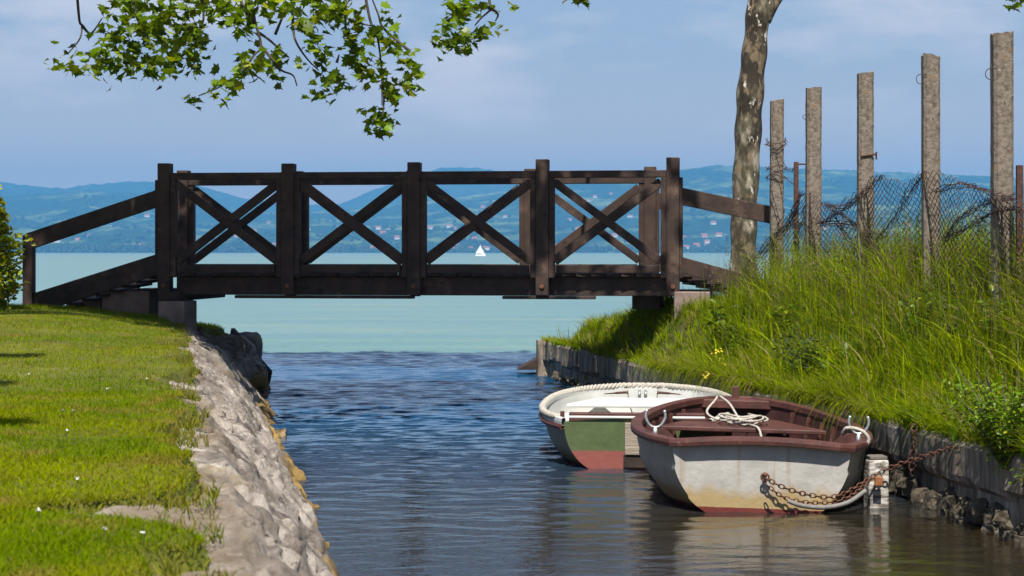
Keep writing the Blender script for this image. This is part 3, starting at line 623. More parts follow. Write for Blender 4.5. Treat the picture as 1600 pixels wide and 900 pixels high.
# ------------------------------------------------------------------ plane tree on the left bank, its boughs hanging over the canal
T1 = empty('plane_tree', (-6.6, 12.6, .85)); tag(T1, 'plane tree whose leafy twigs hang into the top left of the view over the lawn', 'tree'); TO = np.array(T1.location)
tr = MB(); tp = smooth_path([(-6.6, 12.6, .6), (-6.55, 12.65, 2), (-6.3, 12.9, 4), (-6.1, 13.0, 6), (-5.8, 13.1, 8.5), (-5.6, 13.2, 11)], 6); tr.tube([p - TO for p in tp], np.linspace(.36, .12, len(tp)), 12)
tr.build('trunk', M['bark'], T1, smooth=True)
br = MB(); ends_ = []
for tgt, st, r0 in (((-2.4, 14.6, 6.2), (-6.3, 12.9, 4.2), .14), ((-.2, 14.9, 7.4), (-6.1, 13, 6), .12), ((-3.6, 14.8, 5.2), (-6.35, 12.9, 3.8), .10), ((1.0, 13.8, 8.6), (-5.9, 13.1, 7.6), .1), ((-2.2, 12.6, 9.6), (-5.7, 13.1, 9.4), .09), ((-1.2, 15.2, 5.2), (-4.6, 13.9, 5.3), .07)):
    mid = (np.array(tgt) + np.array(st)) / 2 + np.array((0, 0, .5)); pp = smooth_path([st, mid, tgt], 8); br.tube([p - TO for p in pp], np.linspace(r0, .025, len(pp)), 7)
pp = smooth_path([(-6.4, 12.8, 3.6), (-5.2, 10.8, 5.2), (-3.9, 8.9, 5.1), (-3.3, 6.9, 5.1), (-2.6, 4.8, 5.0)], 8); br.tube([p - TO for p in pp], np.linspace(.05, .008, len(pp)), 7)
# hanging twigs and leaf sprays seen in the picture: (x, y, radius, leaves)
SP = [(170, 92, 40, 62), (112, 100, 24, 16), (95, 74, 8, 2), (82, 104, 8, 3), (205, 62, 45, 60), (262, 42, 48, 70), (285, 92, 38, 55), (232, 108, 24, 25), (312, 58, 24, 26), (205, 14, 48, 65), (275, 8, 48, 65), (335, 8, 38, 45), (392, 14, 36, 40), (372, 40, 22, 18),
      (407, 84, 20, 16), (386, 110, 20, 18), (360, 132, 22, 20), (344, 147, 13, 8), (300, 155, 12, 8), (428, 112, 14, 9), (442, 88, 14, 9),
      (470, 28, 26, 22), (505, 14, 34, 38), (528, 20, 22, 18), (482, 52, 16, 10), (497, 72, 14, 9), (455, 8, 26, 22), (425, 3, 24, 18),
      (556, 60, 30, 32), (600, 25, 15, 8), (590, 52, 22, 18), (620, 75, 18, 14), (641, 97, 22, 22), (655, 112, 12, 7), (572, 112, 26, 26), (598, 124, 22, 20), (512, 130, 22, 18), (500, 150, 15, 9), (532, 124, 18, 13), (552, 88, 22, 18), (498, 92, 17, 10), (482, 106, 9, 3), (640, 132, 20, 15), (612, 152, 18, 12), (588, 182, 22, 20), (602, 200, 18, 14), (578, 200, 12, 8), (618, 140, 15, 9),
      (722, 18, 22, 20), (700, 8, 14, 9), (702, 34, 15, 9), (690, 60, 17, 12), (722, 60, 19, 15), (746, 54, 14, 9), (716, 75, 14, 11), (742, 12, 20, 15), (775, 16, 10, 4), (797, 12, 8, 3), (770, 38, 7, 2), (783, 42, 7, 2), (697, 72, 12, 6), (560, 22, 20, 10), (540, 8, 20, 12)]
pts = []; szs = []
for x, y, r_, n_ in SP:
    Yc = 15 + .5 * math.sin(x * .013)
    n_ = int(n_ * 1.2) + 1
    q = rng.normal(0, .48, (n_, 3)); c_ = at(x, y, Yc); rr = r_ / FPX * Yc
    pts.append(c_ + q * np.array((rr, .45, rr * .85))); szs.append(rng.uniform(.06, .125, n_) * (1.0 if r_ > 12 else .75))
pts = np.vstack(pts) - TO; szs = np.concatenate(szs)
leaves('leaf_spray', pts, szs, M['leaf'], greens(len(pts), (.105, .165, .006), .5, .18), tilt=.75, droop=.7, parent=T1)
TW = [[(118, -40), (124, 30), (128, 40), (125, 60), (108, 82)], [(128, 40), (142, 52), (160, 28)], [(253, -40), (252, 40), (254, 92)], [(368, -40), (380, 12), (398, 36), (408, 72), (397, 86), (378, 112), (345, 135), (310, 150)], [(408, 72), (425, 92), (440, 110), (458, 118), (464, 134)], [(398, 36), (396, 10)], [(402, 50), (420, 62), (440, 80), (452, 90)], [(430, 54), (440, 30), (448, 12)], [(455, -40), (458, 40), (463, 66), (480, 92), (498, 110)], [(543, -40), (540, 40), (553, 70), (558, 112)], [(565, -40), (578, 30), (590, 60), (596, 110), (597, 165)], [(545, 30), (560, 36), (588, 42)], [(526, 98), (530, 85)], [(762, -40), (765, 5), (768, 13), (752, 28), (742, 40)], [(768, 13), (778, 22), (774, 33)], [(728, -40), (727, 5), (719, 25)], [(200, -40), (215, 30), (240, 80)], [(310, -40), (318, 30), (300, 60)], [(597, 110), (600, 150), (598, 185)], [(640, 80), (600, 45), (590, 20), (570, -30)]]
tw = MB()
bough = smooth_path([(-6.4, 12.8, 3.4), (-5.6, 14.0, 4.5), (-4.3, 15.0, 4.55), (-2.8, 15.2, 4.5), (-1.4, 15.2, 4.4), (-.1, 15.0, 4.25)], 10); br.tube([p - TO for p in bough], np.linspace(.10, .02, len(bough)), 7)
BX = [p[0] for p in bough]
for k, pl in enumerate(TW):
    if pl[0][1] <= -30 or pl[-1][1] <= -30:
        q = at(*(pl[0] if pl[0][1] <= -30 else pl[-1]), 15 + .5 * math.sin((pl[0] if pl[0][1] <= -30 else pl[-1])[0] * .013)); i_ = int(np.argmin([abs(x_ - q[0] + .15) for x_ in BX])); pp = smooth_path([bough[i_], (np.array(bough[i_]) + q) / 2 + np.array((.04, 0, .08)), q], 5); br.tube([p - TO for p in pp], np.linspace(.02, .012, len(pp)), 5)
    P_ = [at(x, y, 15 + .5 * math.sin(x * .013) + (random.uniform(-.1, .1))) - TO for x, y in pl]
    P_ = smooth_path(P_, 5); br.tube(P_, np.linspace(.014, .005, len(P_)), 5)
br.build('branches', M['twig'], T1, smooth=True)
# the crown above the frame
def blobpts(C, Rr, n): 
    d_ = rng.normal(0, 1, (n, 3)); d_ /= np.linalg.norm(d_, axis=1, keepdims=True); return np.array(C) + d_ * np.array(Rr) * rng.random((n, 1)) ** .45
pts = []
for C, Rr, n_ in (((-3.4, 15.3, 6.4), (1.5, 1.0, 1.1), 1500), ((-1.9, 15.7, 5.8), (1.3, .8, .9), 1100), ((-1.0, 14.8, 7.4), (1.4, 1.0, 1.2), 1300), ((.9, 14.4, 8.0), (.9, 1.0, .9), 190), ((-2.0, 17.1, 6.2), (1.9, .55, .7), 1000), ((-2.2, 13.0, 10), (2, 1.3, 1.5), 1500), ((-6.2, 13.2, 11), (2, 2, 1.8), 1200), ((-3.45, 9.0, 5), (.40, .12, .2), 90), ((-2.98, 7.0, 5), (.32, .12, .2), 70), ((-2.35, 4.75, 5), (.32, .10, .2), 70), ((-4.9, 10.3, 5.2), (.5, .2, .3), 110)):
    pts.append(blobpts(C, Rr, n_))
pts = np.vstack(pts) - TO
leaves('crown', pts, rng.uniform(.13, .24, len(pts)), M['leaf'], greens(len(pts), (.06, .10, .014), .3, .1), tilt=.6, parent=T1)

# ------------------------------------------------------------------ plane tree on the right bank
T2 = empty('plane_tree', (2.5, 20.0, .7)); tag(T2, 'plane tree with mottled peeling trunk standing behind the bridge ramp', 'tree'); TO = np.array(T2.location)
tp = smooth_path([at(1160, 520, 20), at(1161, 420, 20), at(1163, 330, 20), at(1168, 230, 20), at(1172, 150, 20), at(1180, 70, 20), at(1186, 0, 20), at(1194, -70, 20.1), at(1200, -200, 20.2), at(1190, -420, 20.2), at(1180, -800, 20.3)], 9)
w0 = np.interp(np.linspace(0, 10, len(tp)), [0, 1, 2, 3, 4, 5, 6, 7, 10], [23, 20.5, 20, 20.5, 21, 19, 18, 15, 6]) / FPX * 20
w0 = w0 * (1 + .06 * np.sin(np.arange(len(tp)) * .9)); 
tk = MB(); tk.tube([p - TO for p in tp], w0, 20)
kn = tk.build('trunk', M['bark'], T2, smooth=True)
lb = MB()
for pth, r0 in (([at(1192, 30, 20), at(1206, 6, 20.0), at(1235, -40, 20.2), at(1290, -160, 20.4), at(1330, -420, 20.6)], .10), ([at(1188, 20, 20.0), at(1184, -40, 20.3), at(1150, -220, 20.6), at(1060, -480, 20.9)], .07), ([at(1196, -250, 20.2), at(1080, -420, 20.6), at(940, -620, 21)], .06)):
    pp = smooth_path(pth, 8); lb.tube([p - TO for p in pp], np.linspace(r0, .03, len(pp)), 10)
lb.build('limb', M['bark'], T2, smooth=True)
pts = []
for C, Rr, n_ in (((2.6, 20.4, 7.6), (2.0, 1.8, 1.6), 1600), ((.9, 20.6, 7.0), (1.6, 1.4, 1.2), 1700), ((-.9, 20.8, 7.6), (1.6, 1.5, 1.2), 1700), ((1.2, 20.4, 9.4), (2.4, 2.0, 1.6), 1900), ((-2.6, 20.8, 8.2), (1.5, 1.5, 1.3), 1600), ((4.4, 19.8, 8.0), (1.6, 1.6, 1.4), 900), ((-4.2, 20.8, 8.4), (1.3, 1.5, 1.3), 1300), ((-2.4, 20.0, 10), (2.2, 1.6, 1.2), 1400)):
    pts.append(blobpts(C, Rr, n_))
pts = np.vstack(pts) - TO
leaves('crown', pts, rng.uniform(.15, .26, len(pts)), M['leaf'], greens(len(pts), (.06, .10, .014), .3, .1), tilt=.5, parent=T2)
for spots_ in (((912, 0, 9, 6), (914, -14, 14, 12)), ((891, -2, 7, 4), (890, -14, 12, 10)), ((1589, 6, 9, 7), (1596, -14, 16, 14))):
    sp = []
    for x, y, r_, n_ in spots_:
        c_ = at(x, y, 17.5); rr = r_ / FPX * 17.5; sp.append(c_ + rng.normal(0, .5, (n_, 3)) * np.array((rr, .15, rr)))
    sp = np.vstack(sp) - TO
    leaves('leaf_spray', sp, rng.uniform(.09, .14, len(sp)), M['leaf'], greens(len(sp), (.09, .14, .012), .35, .15), tilt=.8, droop=.8, parent=T2)
lb = MB()
for pth in ([at(905, -10, 17.5), at(915, -120, 17.8), at(1000, -420, 19), at(1190, -520, 20.2)], [at(1592, -8, 17.5), at(1575, -160, 18), at(1400, -420, 19.5), at(1250, -560, 20.3)]):
    pp = smooth_path(pth, 8); lb.tube([p - TO for p in pp], np.linspace(.006, .05, len(pp)), 6)
lb.build('twigs', M['twig'], T2, smooth=True)

# ------------------------------------------------------------------ evergreen shrub at the left edge
H = empty('evergreen_shrub', (-5.25, 17.3, .85)); tag(H, 'yellow-green evergreen shrub beside the foot of the left bridge ramp', 'shrub'); HO = np.array(H.location)
MB().tube([(0, 0, -.05), (.02, 0, .6), (0, .02, 1.3)], [.05, .04, .015], 8).build('stem', M['twig'], H, smooth=True)
n_ = 15000; z = rng.random(n_); a = rng.uniform(0, 6.283, n_); prof_ = np.interp(z, [0, .1, .35, .6, .8, 1], [.50, .58, .66, .52, .36, .05])
r_ = prof_ * rng.random(n_) ** .35 * (1 + .28 * (fbm(a * 2 + 5, z * 9, 41, 3) - .5) * 2)
pts = np.stack([r_ * np.cos(a), r_ * np.sin(a), z * 1.62 + .02], -1)
leaves('foliage', pts, rng.uniform(.035, .075, n_), M['leaf'], greens(n_, (.20, .24, .010), .35, .2), SV, SF, tilt=1.2, droop=-.2, parent=H)

# ------------------------------------------------------------------ grass
def blades(name, base, h, wd, lean, adir, cols, m, segs=3, parent=None, droop=1.6, cap=1.6, outk=1.0):
    n_ = len(base); t = np.linspace(0, 1, segs + 1)
    dx = np.cos(adir); dy = np.sin(adir)
    fa = adir + np.pi / 2 + rng.normal(0, .8, n_); wx, wy = np.cos(fa), np.sin(fa)
    V = np.zeros((n_, 2 * segs + 1, 3))
    for i, ti in enumerate(t):
        out = outk * lean * ti ** droop * h; up = h * (ti - .38 * np.minimum(lean, cap) * ti ** 2.4)
        cx = base[:, 0] + dx * out; cy = base[:, 1] + dy * out; cz = base[:, 2] + up
        hw = wd * .5 * (1 - ti ** 1.5)
        if i < segs:
            V[:, 2 * i] = np.stack([cx - wx * hw, cy - wy * hw, cz], -1); V[:, 2 * i + 1] = np.stack([cx + wx * hw, cy + wy * hw, cz], -1)
        else: V[:, 2 * i] = np.stack([cx, cy, cz], -1)
    k = 2 * segs + 1; off = (np.arange(n_) * k)[:, None, None]
    q = np.array([[2 * i, 2 * i + 1, 2 * i + 3, 2 * i + 2] for i in range(segs - 1)]); t3 = np.array([[2 * segs - 2, 2 * segs - 1, 2 * segs]])
    Fs = []
    if segs > 1: Fs.append((q[None] + off).reshape(-1, 4))
    Fs.append((t3[None] + off).reshape(-1, 3))
    tint = .75 + .35 * t; cc = np.repeat(cols[:, None, :], k, 1)
    return mesh_np(name, V, Fs, m, parent, smooth=True, col=cc.reshape(-1, 3))
# lawn
def lawn_pts(n, y0, y1, p):
    Y = y0 + (y1 - y0) * rng.random(n) ** p
    left = -(800 + 60) / FPX * Y - .25
    e = XL_top(Y) - lawn_edge(Y)
    X = left + (e + .10 - left) * rng.random(n)
    ok = (X < e + .02 + .07 * rng.random(n) ** 3)
    return X[ok], Y[ok]
Xa, Ya = lawn_pts(110000, 3.2, 9, 1.15); Xb, Yb = lawn_pts(90000, 9, 21.4, 1.0)
Xg = np.concatenate([Xa, Xb]); Yg = np.concatenate([Ya, Yb])
hgt = rng.uniform(.016, .038, len(Xg)) * (.7 + .7 * fbm(Xg * 2.5, Yg * 2.5, 55, 3)); hgt = np.where(Yg > 17.8, hgt * 1.7, hgt)
pat = fbm(Xg * 1.4, Yg * 1.4, 56, 3); pat2 = fbm(Xg * 5, Yg * 5, 57, 2)
dry = np.clip((pat2 - .60) * 4, 0, 1)[:, None] + .8 * (rng.random((len(Xg), 1)) < .04) + .7 * np.clip(1 - (XL_top(Yg) - lawn_edge(Yg) - Xg) / .18, 0, 1)[:, None] * (rng.random((len(Xg), 1)) < .5)
cg = np.array([[.21, .25, .002]]) * (1 - .35 * (pat[:, None] - .5) * 2) * rng.uniform(.7, 1.25, (len(Xg), 1)); cg = cg * np.where(pat[:, None] > .52, np.array([[.82, 1, .9]]), 1)
cg = cg * (1 - np.clip(dry, 0, 1)) + np.array([[.27, .22, .04]]) * np.clip(dry, 0, 1)
nd = 5500; Yd = 3.3 + 16 * rng.random(nd) ** 1.2; ed = XL_top(Yd) - lawn_edge(Yd); Xd = ed + (XL_top(Yd) - .10 - ed) * rng.random(nd) ** 1.8
kp = fbm(Xd * 3, Yd * 3, 97, 3) > .5; Xd, Yd = Xd[kp], Yd[kp]
Zd = lawn_z(Xd, Yd) + .0; cd = np.array([[.22, .19, .035]]) * rng.uniform(.5, 1.3, (len(Xd), 1)); cd = np.where(rng.random((len(Xd), 1)) < .4, cd * np.array([[.65, 1.0, .3]]), cd)
Zg = np.concatenate([lz(Xg, Yg) - .008, Zd - .02]); Xg = np.concatenate([Xg, Xd]); Yg = np.concatenate([Yg, Yd]); hgt = np.concatenate([hgt, rng.uniform(.03, .065, len(Xd))]); cg = np.vstack([cg, cd])
lg = blades('lawn_grass', np.stack([Xg, Yg, Zg], -1), hgt, rng.uniform(.003, .006, len(Xg)), rng.uniform(.2, 1.3, len(Xg)), rng.uniform(0, 6.283, len(Xg)), cg, M['grass'], 2)
tag(lg, 'short sunlit mown grass of the lawn', 'grass', kind='stuff')
# bank grass
def bank_pts(n, smax=2.3, y0=8.2, y1=22.3, p=1):
    Y = rng.uniform(y0, y1, n); s = .015 + smax * rng.random(n) ** p
    return XR(Y) + s, Y, s
Xg, Yg, s = bank_pts(46000, 2.2, p=1.25)
tall = .55 + .75 * fbm(Xg * 1.2, Yg * 1.2, 77, 3); tall *= .55 + .45 * ss(s / .9); tall *= 1 - .55 * ss((Yg - 15.6) / 1.4)
hgt = rng.uniform(.16, .60, len(Xg)) * tall * (1 + .5 * ss((s - .55) / .4) * ss((18 - Yg) / 1.5)); hgt = np.where(s < .2, hgt * .95, hgt)
pat = fbm(Xg * 1.6, Yg * 1.6, 78, 3)[:, None]
cg = np.array([[.245, .31, .003]]) * (1 - .45 * (pat - .5) * 2) * rng.uniform(.6, 1.3, (len(Xg), 1))
kd = rng.random((len(Xg), 1)); cg = np.where(kd < .13, np.array([[.30, .24, .09]]) * rng.uniform(.7, 1.2, (len(Xg), 1)), cg); cg = np.where(kd > .9, cg * np.array([[.55, .72, 1.6]]), cg)
ad = rng.uniform(0, 6.283, len(Xg)); ad = np.where(s < .35, np.pi + rng.normal(0, .9, len(Xg)), ad)
ln = np.abs(rng.normal(.38, .38, len(Xg))); ln = np.where(s < .25, ln + .5, ln)
wdt = rng.uniform(.004, .010, len(Xg))
bg_ = blades('bank_grass', np.stack([Xg, Yg, np.where(s < .18, np.maximum(bank_z(Xg, Yg), .425), bank_z(Xg, Yg)) - .01], -1), hgt, wdt, ln, ad, cg, M['grass'], 4)
# tussocks: blades fanning out of one root
nc_, nb_ = 900, 38
Xc, Yc, sc_ = bank_pts(nc_, 1.8, p=1.1); rep = lambda a: np.repeat(a, nb_)
ac = rng.uniform(0, 6.283, nc_ * nb_); rc = .05 * rng.random(nc_ * nb_)
Xt = rep(Xc) + rc * np.cos(ac); Yt = rep(Yc) + rc * np.sin(ac); hs_ = rep(rng.uniform(.22, .55, nc_) * (.55 + .45 * ss(sc_ / .7)) * (1 - .6 * ss((Yc - 15.4) / 1.5))) * rng.uniform(.6, 1.1, nc_ * nb_)
kc = rng.random((nc_, 1)); ct = np.array([[.23, .29, .004]]) * rng.uniform(.6, 1.3, (nc_, 1)); ct = np.where(kc < .12, np.array([[.33, .27, .10]]), ct); ct = np.where(kc > .78, ct * np.array([[.5, .72, 3.5]]), ct)
ct = np.repeat(ct, nb_, 0) * rng.uniform(.75, 1.2, (nc_ * nb_, 1))
zt_ = np.where(rep(sc_) < .18, np.maximum(bank_z(Xt, Yt), .425), bank_z(Xt, Yt)) - .01
tu_ = blades('grass_tussocks', np.stack([Xt, Yt, zt_], -1), hs_, rng.uniform(.004, .014, nc_ * nb_), np.abs(rng.normal(.8, .45, nc_ * nb_)), ac + rng.normal(0, .4, nc_ * nb_), ct, M['grass'], 5, droop=1.9)
tag(tu_, 'dense tussocks of meadow grass on the canal bank', 'grass', kind='stuff')
# blades drooping over the top of the wall
Yd = np.concatenate([rng.uniform(11.2, 17.0, 9000), rng.uniform(8.3, 22, 3000)]); Yd = Yd[fbm(Yd * 4.0, Yd * 0, 107, 3) > .36]; nd_ = len(Yd); Xd = XR(Yd) + .03 + .14 * rng.random(nd_)
cd = np.array([[.22, .27, .006]]) * rng.uniform(.5, 1.25, (nd_, 1)); cd = np.where(rng.random((nd_, 1)) < .2, np.array([[.31, .25, .10]]), cd)
dr_ = blades('overhanging_grass', np.stack([Xd, Yd, np.full(nd_, .42)], -1), rng.uniform(.08, .38, nd_), rng.uniform(.004, .010, nd_), rng.uniform(.6, 4.2, nd_), np.pi + rng.normal(0, 1.0, nd_), cd, M['grass'], 6, droop=.9, cap=5.0, outk=.22)
tag(dr_, 'meadow grass drooping over the top of the concrete wall', 'grass', kind='stuff')
Xg, Yg, s = bank_pts(9500, 1.9, p=1.0)
hb_ = rng.uniform(.25, .66, len(Xg)) * (.6 + .4 * ss(s / .7)) * (1 - .6 * ss((Yg - 15.4) / 1.5))
cb = np.array([[.26, .32, .008]]) * rng.uniform(.5, 1.25, (len(Xg), 1)); kd = rng.random((len(Xg), 1)); cb = np.where(kd < .2, cb * np.array([[.5, .75, 3.0]]), cb); cb = np.where(kd > .93, np.array([[.33, .27, .12]]), cb)
br_ = blades('broad_grass', np.stack([Xg, Yg, bank_z(Xg, Yg) - .01], -1), hb_, rng.uniform(.009, .022, len(Xg)), np.abs(rng.normal(.55, .5, len(Xg))), rng.uniform(0, 6.283, len(Xg)), cb, M['grass'], 6, droop=2.2)
tag(br_, 'broad arching bright blades among the tall bank grass', 'grass', kind='stuff')
tag(bg_, 'tall unmown meadow grass covering the steep canal bank', 'grass', kind='stuff')
# flowering stalks along the fence
Xg, Yg, s = bank_pts(3600, 1.2, 8.5, 17.0); Xg = Xg + .4
h_ = rng.uniform(.35, .78, len(Xg)) * (1 - .45 * ss((Yg - 16) / 2)); z0 = bank_z(Xg, Yg)
cs = np.where(rng.random((len(Xg), 1)) < .5, np.array([[.16, .15, .04]]), np.array([[.10, .14, .01]])) * rng.uniform(.6, 1.4, (len(Xg), 1))
st_ = blades('grass_stalks', np.stack([Xg, Yg, z0], -1), h_, np.full(len(Xg), .006), rng.uniform(0, .25, len(Xg)), rng.uniform(0, 6.283, len(Xg)), cs, M['grass'], 3)
tag(st_, 'thin flowering grass stalks rising along the fence', 'grass', kind='stuff')
tip = np.stack([Xg, Yg, z0 + h_ * .92], -1); tip = np.repeat(tip[::3], 9, 0); tip = tip + rng.normal(0, 1, tip.shape) * np.array((.005, .005, .035))
sd_ = leaves('seed_heads', tip, rng.uniform(.010, .020, len(tip)), M['grass'], np.array([[.20, .16, .09]]) * rng.uniform(.5, 1.3, (len(tip), 1)), SV, SF, tilt=1.5)
tag(sd_, 'brown seed heads of the tall bank grass', 'grass', kind='stuff')

def weed(name, loc, ht, rad, nst, nl, size, base, label, group=None, lv=SV, lf=SF):
    T = empty(name, loc); tag(T, label, 'plant', group); m_ = MB(); P_ = []
    for i in range(nst):
        a = random.uniform(0, 6.283); rr = rad * math.sqrt(random.random()); top = Vector((rr * math.cos(a), rr * math.sin(a), ht * random.uniform(.55, 1)))
        pp = smooth_path([(top.x * .15, top.y * .15, -.02), (top.x * .5, top.y * .5, top.z * .55), tuple(top)], 4); m_.tube(pp, .0018, 3)
        for j in range(nl):
            t_ = random.uniform(.08, 1); q = np.array(pp[int(t_ * (len(pp) - 1))]); P_.append(q + rng.normal(0, .02, 3))
    m_.build('stem', M['twig'], T); P_ = np.array(P_)
    leaves('foliage', P_, rng.uniform(.6, 1.2, len(P_)) * size, M['leaf'], greens(len(P_), base, .35, .1), lv, lf, tilt=.7, droop=.3, parent=T)
    return T
def on_bank(x, y, Y): 
    X = (x - 800) / FPX * Y; return (X, Y, float(bank_z(np.array(X), np.array(Y))))
for Y, s_, hgt_ in ((9.75, .14, .34), ):
    weed('leafy_bush', (XR(Y) + .02, Y, .40), .46, .40, 120, 30, .032, (.13, .215, .008), 'bright green leafy bush spilling over the top of the concrete wall')
weed('creeping_weed', (XR(9.35) - .01, 9.35, .42), -.12, .14, 9, 9, .03, (.09, .15, .02), 'trailing green creeper hanging down the face of the concrete wall')
Yw = 13.6; Wd = weed('flowering_weed', (XR(Yw) + .28, Yw, float(bank_z(np.array(XR(Yw) + .28), np.array(Yw)))), .42, .42, 42, 22, .035, (.035, .07, .012), 'dark green weed with yellow blossoms growing behind the white boat')
fl = np.array([at(1105, 583, 13.55), at(1098, 588, 13.5), at(1118, 550, 13.9), at(1122, 547, 13.9), at(1128, 562, 13.8)]) - np.array(Wd.location)
fl = np.repeat(fl, 7, 0) + rng.normal(0, .014, (35, 3))
leaves('blossoms', fl, np.full(35, .022), M['yellow'], np.ones((35, 3)), SV, SF, tilt=1, parent=Wd)
for i in range(26):
    Y = random.uniform(9, 16.5); s_ = random.uniform(.2, 1.1); X = XR(Y) + s_
    weed('leafy_weed', (X, Y, float(bank_z(np.array(X), np.array(Y)))), random.uniform(.25, .5), random.uniform(.12, .25), 9, 14, random.choice((.035, .05, .07)), (.10, .165, .008), 'leafy green weed standing among the tall bank grass', 'leafy weeds in the bank grass')
# daisies in the lawn
for x, y in ((168, 616), (97, 651), (115, 651), (104, 685), (224, 848), (259, 870), (162, 842), (60, 810), (45, 590), (230, 600), (300, 575), (120, 760)):
    zz = .82; Y = FPX * (CH - zz) / (y - HZ); X = (x - 800) / FPX * Y
    T = empty('daisy', (X, Y, float(lz(np.array(X), np.array(Y))) )); tag(T, 'small white daisy in the short lawn grass', 'flower', 'daisies in the lawn')
    MB().tube([(0, 0, 0), (.003, 0, .035)], .0012, 4).build('stem', M['twig'], T)
    P_ = np.zeros((9, 3)); P_[:, 2] = .036
    leaves('petals', P_, np.full(9, .008), M['petal'], np.ones((9, 3)), SV, SF, tilt=.35, droop=0, parent=T)

# ------------------------------------------------------------------ fence
FP = [(1213, 157, 20), (1270.5, 138, 23), (1352, 114, 23.5), (1455, 86, 26), (1566.5, 52, 31)]
FY = [17.0, 15.75, 14.4, 13.1, 11.75]
FLAB = ['slim concrete fence post wound with barbed wire at the bridge rail end', 'concrete fence post beside the thin rusty post, wire loop on its flank', 'concrete fence post with a rusty staple at half height and a squared top', 'concrete fence post with a chipped slanted top and a wire loop', 'tallest looking concrete fence post, thick and pitted with rust spots']
posts = []
for i, ((x, y, w_), Y) in enumerate(zip(FP, FY)):
    top = at(x, y, Y); wd = w_ / FPX * Y; z0 = .7; nz_ = 40
    T = empty('fence_post', (top[0], Y, z0)); tag(T, FLAB[i], 'fence post', 'concrete fence posts on the bank')
    zs = np.linspace(0, top[2] - z0, nz_); V = []
    tilt = random.uniform(-.003, .003)
    m4 = 16
    for z in zs:
        for k in range(m4):
            a = 2 * math.pi * (k + .5) / m4; cx_, cy_ = math.cos(a), math.sin(a); mxx = max(abs(cx_), abs(cy_)); px_, py_ = cx_ / mxx * .5, cy_ / mxx * .5
            px_ = math.copysign(min(abs(px_), .47 + .03 * (abs(py_) < .4)), px_)
            d_ = 1 + .09 * (float(fbm(z * 14 + k * .9, k * 1.7 + i * 9, 33, 3)) - .5)
            V.append((px_ * wd * d_ + tilt * z, py_ * wd * d_, z))
    F = [(r_ * m4 + k, r_ * m4 + (k + 1) % m4, (r_ + 1) * m4 + (k + 1) % m4, (r_ + 1) * m4 + k) for r_ in range(nz_ - 1) for k in range(m4)]
    V = np.array(V); lastr = slice((nz_ - 1) * m4, nz_ * m4)
    sl_ = (-.5 if i == 3 else (.12 if i == 0 else .05)); V[lastr, 2] += V[lastr, 0] * sl_ * (V[lastr, 0] > (0 if i == 3 else -9)) + .006 * rng.normal(0, 1, m4)
    V = np.vstack([V, [[tilt * zs[-1], 0, zs[-1] + .004]]]); cidx = len(V) - 1
    F3 = [((nz_ - 1) * m4 + k, (nz_ - 1) * m4 + (k + 1) % m4, cidx) for k in range(m4)]
    mesh_np('shaft', V, [np.array(F), np.array(F3)], M['conpost'], T, smooth=False)
    loops = {1: [(-1, 183 - 0)], 3: [(-1, 124)], 4: [(-1, 116)], 2: []}.get(i, [])
    for sg, yy_ in loops:
        zc = at(0, yy_, Y)[2] - z0; r0 = .03 if i > 1 else .016
        MB().tube([(-wd / 2 - r0 * .7 + r0 * math.cos(a), -.02, zc + r0 * 1.15 * math.sin(a)) for a in np.linspace(.5, 5.6, 18)], .003, 5).build('wire_loop', M['mesh'], T)
    if i == 2:
        zc = at(0, 244, Y)[2] - z0; b = MB(); b.tube([(-wd * .4, -wd * .56, zc - .005), (wd * .62, -wd * .56, zc + .012)], .008, 6); b.tube([(wd * .62, -wd * .56, zc - .03), (wd * .62, -wd * .56, zc + .03)], .008, 6); b.build('rusty_staple', M['rust'], T)
    posts.append((top, wd))
# thin rusty posts
def rusty(x, ytop, Y, label, hook):
    t_ = at(x, ytop, Y); T = empty('metal_post', (t_[0], Y, .8)); tag(T, label, 'metal post')
    h_ = t_[2] - .8; MB().box((0, 0, h_ / 2), .04, .035, h_).build('shaft', M['rust'], T, bevel=.004)
    if hook: MB().tube([(.02, 0, h_ - .02), (.09, 0, h_ - .02), (.095, 0, h_ - .05), (.09, 0, h_ - .28), (.02, 0, h_ - .3)], .008, 6).build('hook', M['rust'], T)
rusty(1244, 253, 16.4, 'thin rusty steel post with a bent bracket between two concrete fence posts', True)
rusty(1593, 258, 11.5, 'plain thin rusty steel post behind the thickest concrete fence post', False)
# barbed wire
bw = MB()
x0 = posts[0][0][0]; wd0 = posts[0][1]; Yp = FY[0]
def barb(path, r_=.0035):
    pp = smooth_path(path, 6); bw.tube(pp, r_, 4)
    for q in pp[::5]:
        for _ in range(2):
            d_ = Vector((random.uniform(-1, 1), random.uniform(-1, 1), random.uniform(-1, 1))).normalized() * .028; q_ = Vector(q); bw.tube([q_ - d_, q_ + d_], .0022, 3)
for y in (222, 228, 262, 276):
    c_ = at(1213, y, Yp); barb([c_ + np.array((math.cos(a) * wd0 * .75, math.sin(a) * wd0 * .8, .02 * math.sin(a * 2 + y))) for a in np.linspace(0, 6.28, 9)])
barb([at(1203, 222, 16.9), at(1216, 240, 16.9), at(1228, 260, 16.8), at(1236, 268, 16.6), at(1243, 258, 16.4)])
barb([at(1203, 280, 16.9), at(1214, 268, 16.9), at(1226, 278, 16.8), at(1243, 290, 16.4)])
barb([at(1206, 300, 16.9), at(1214, 330, 16.9), at(1218, 345, 16.9)])
o = bw.build('barbed_wire', M['mesh']); tag(o, 'rusty barbed wire wound round the slim concrete post by the bridge rail', 'barbed wire')
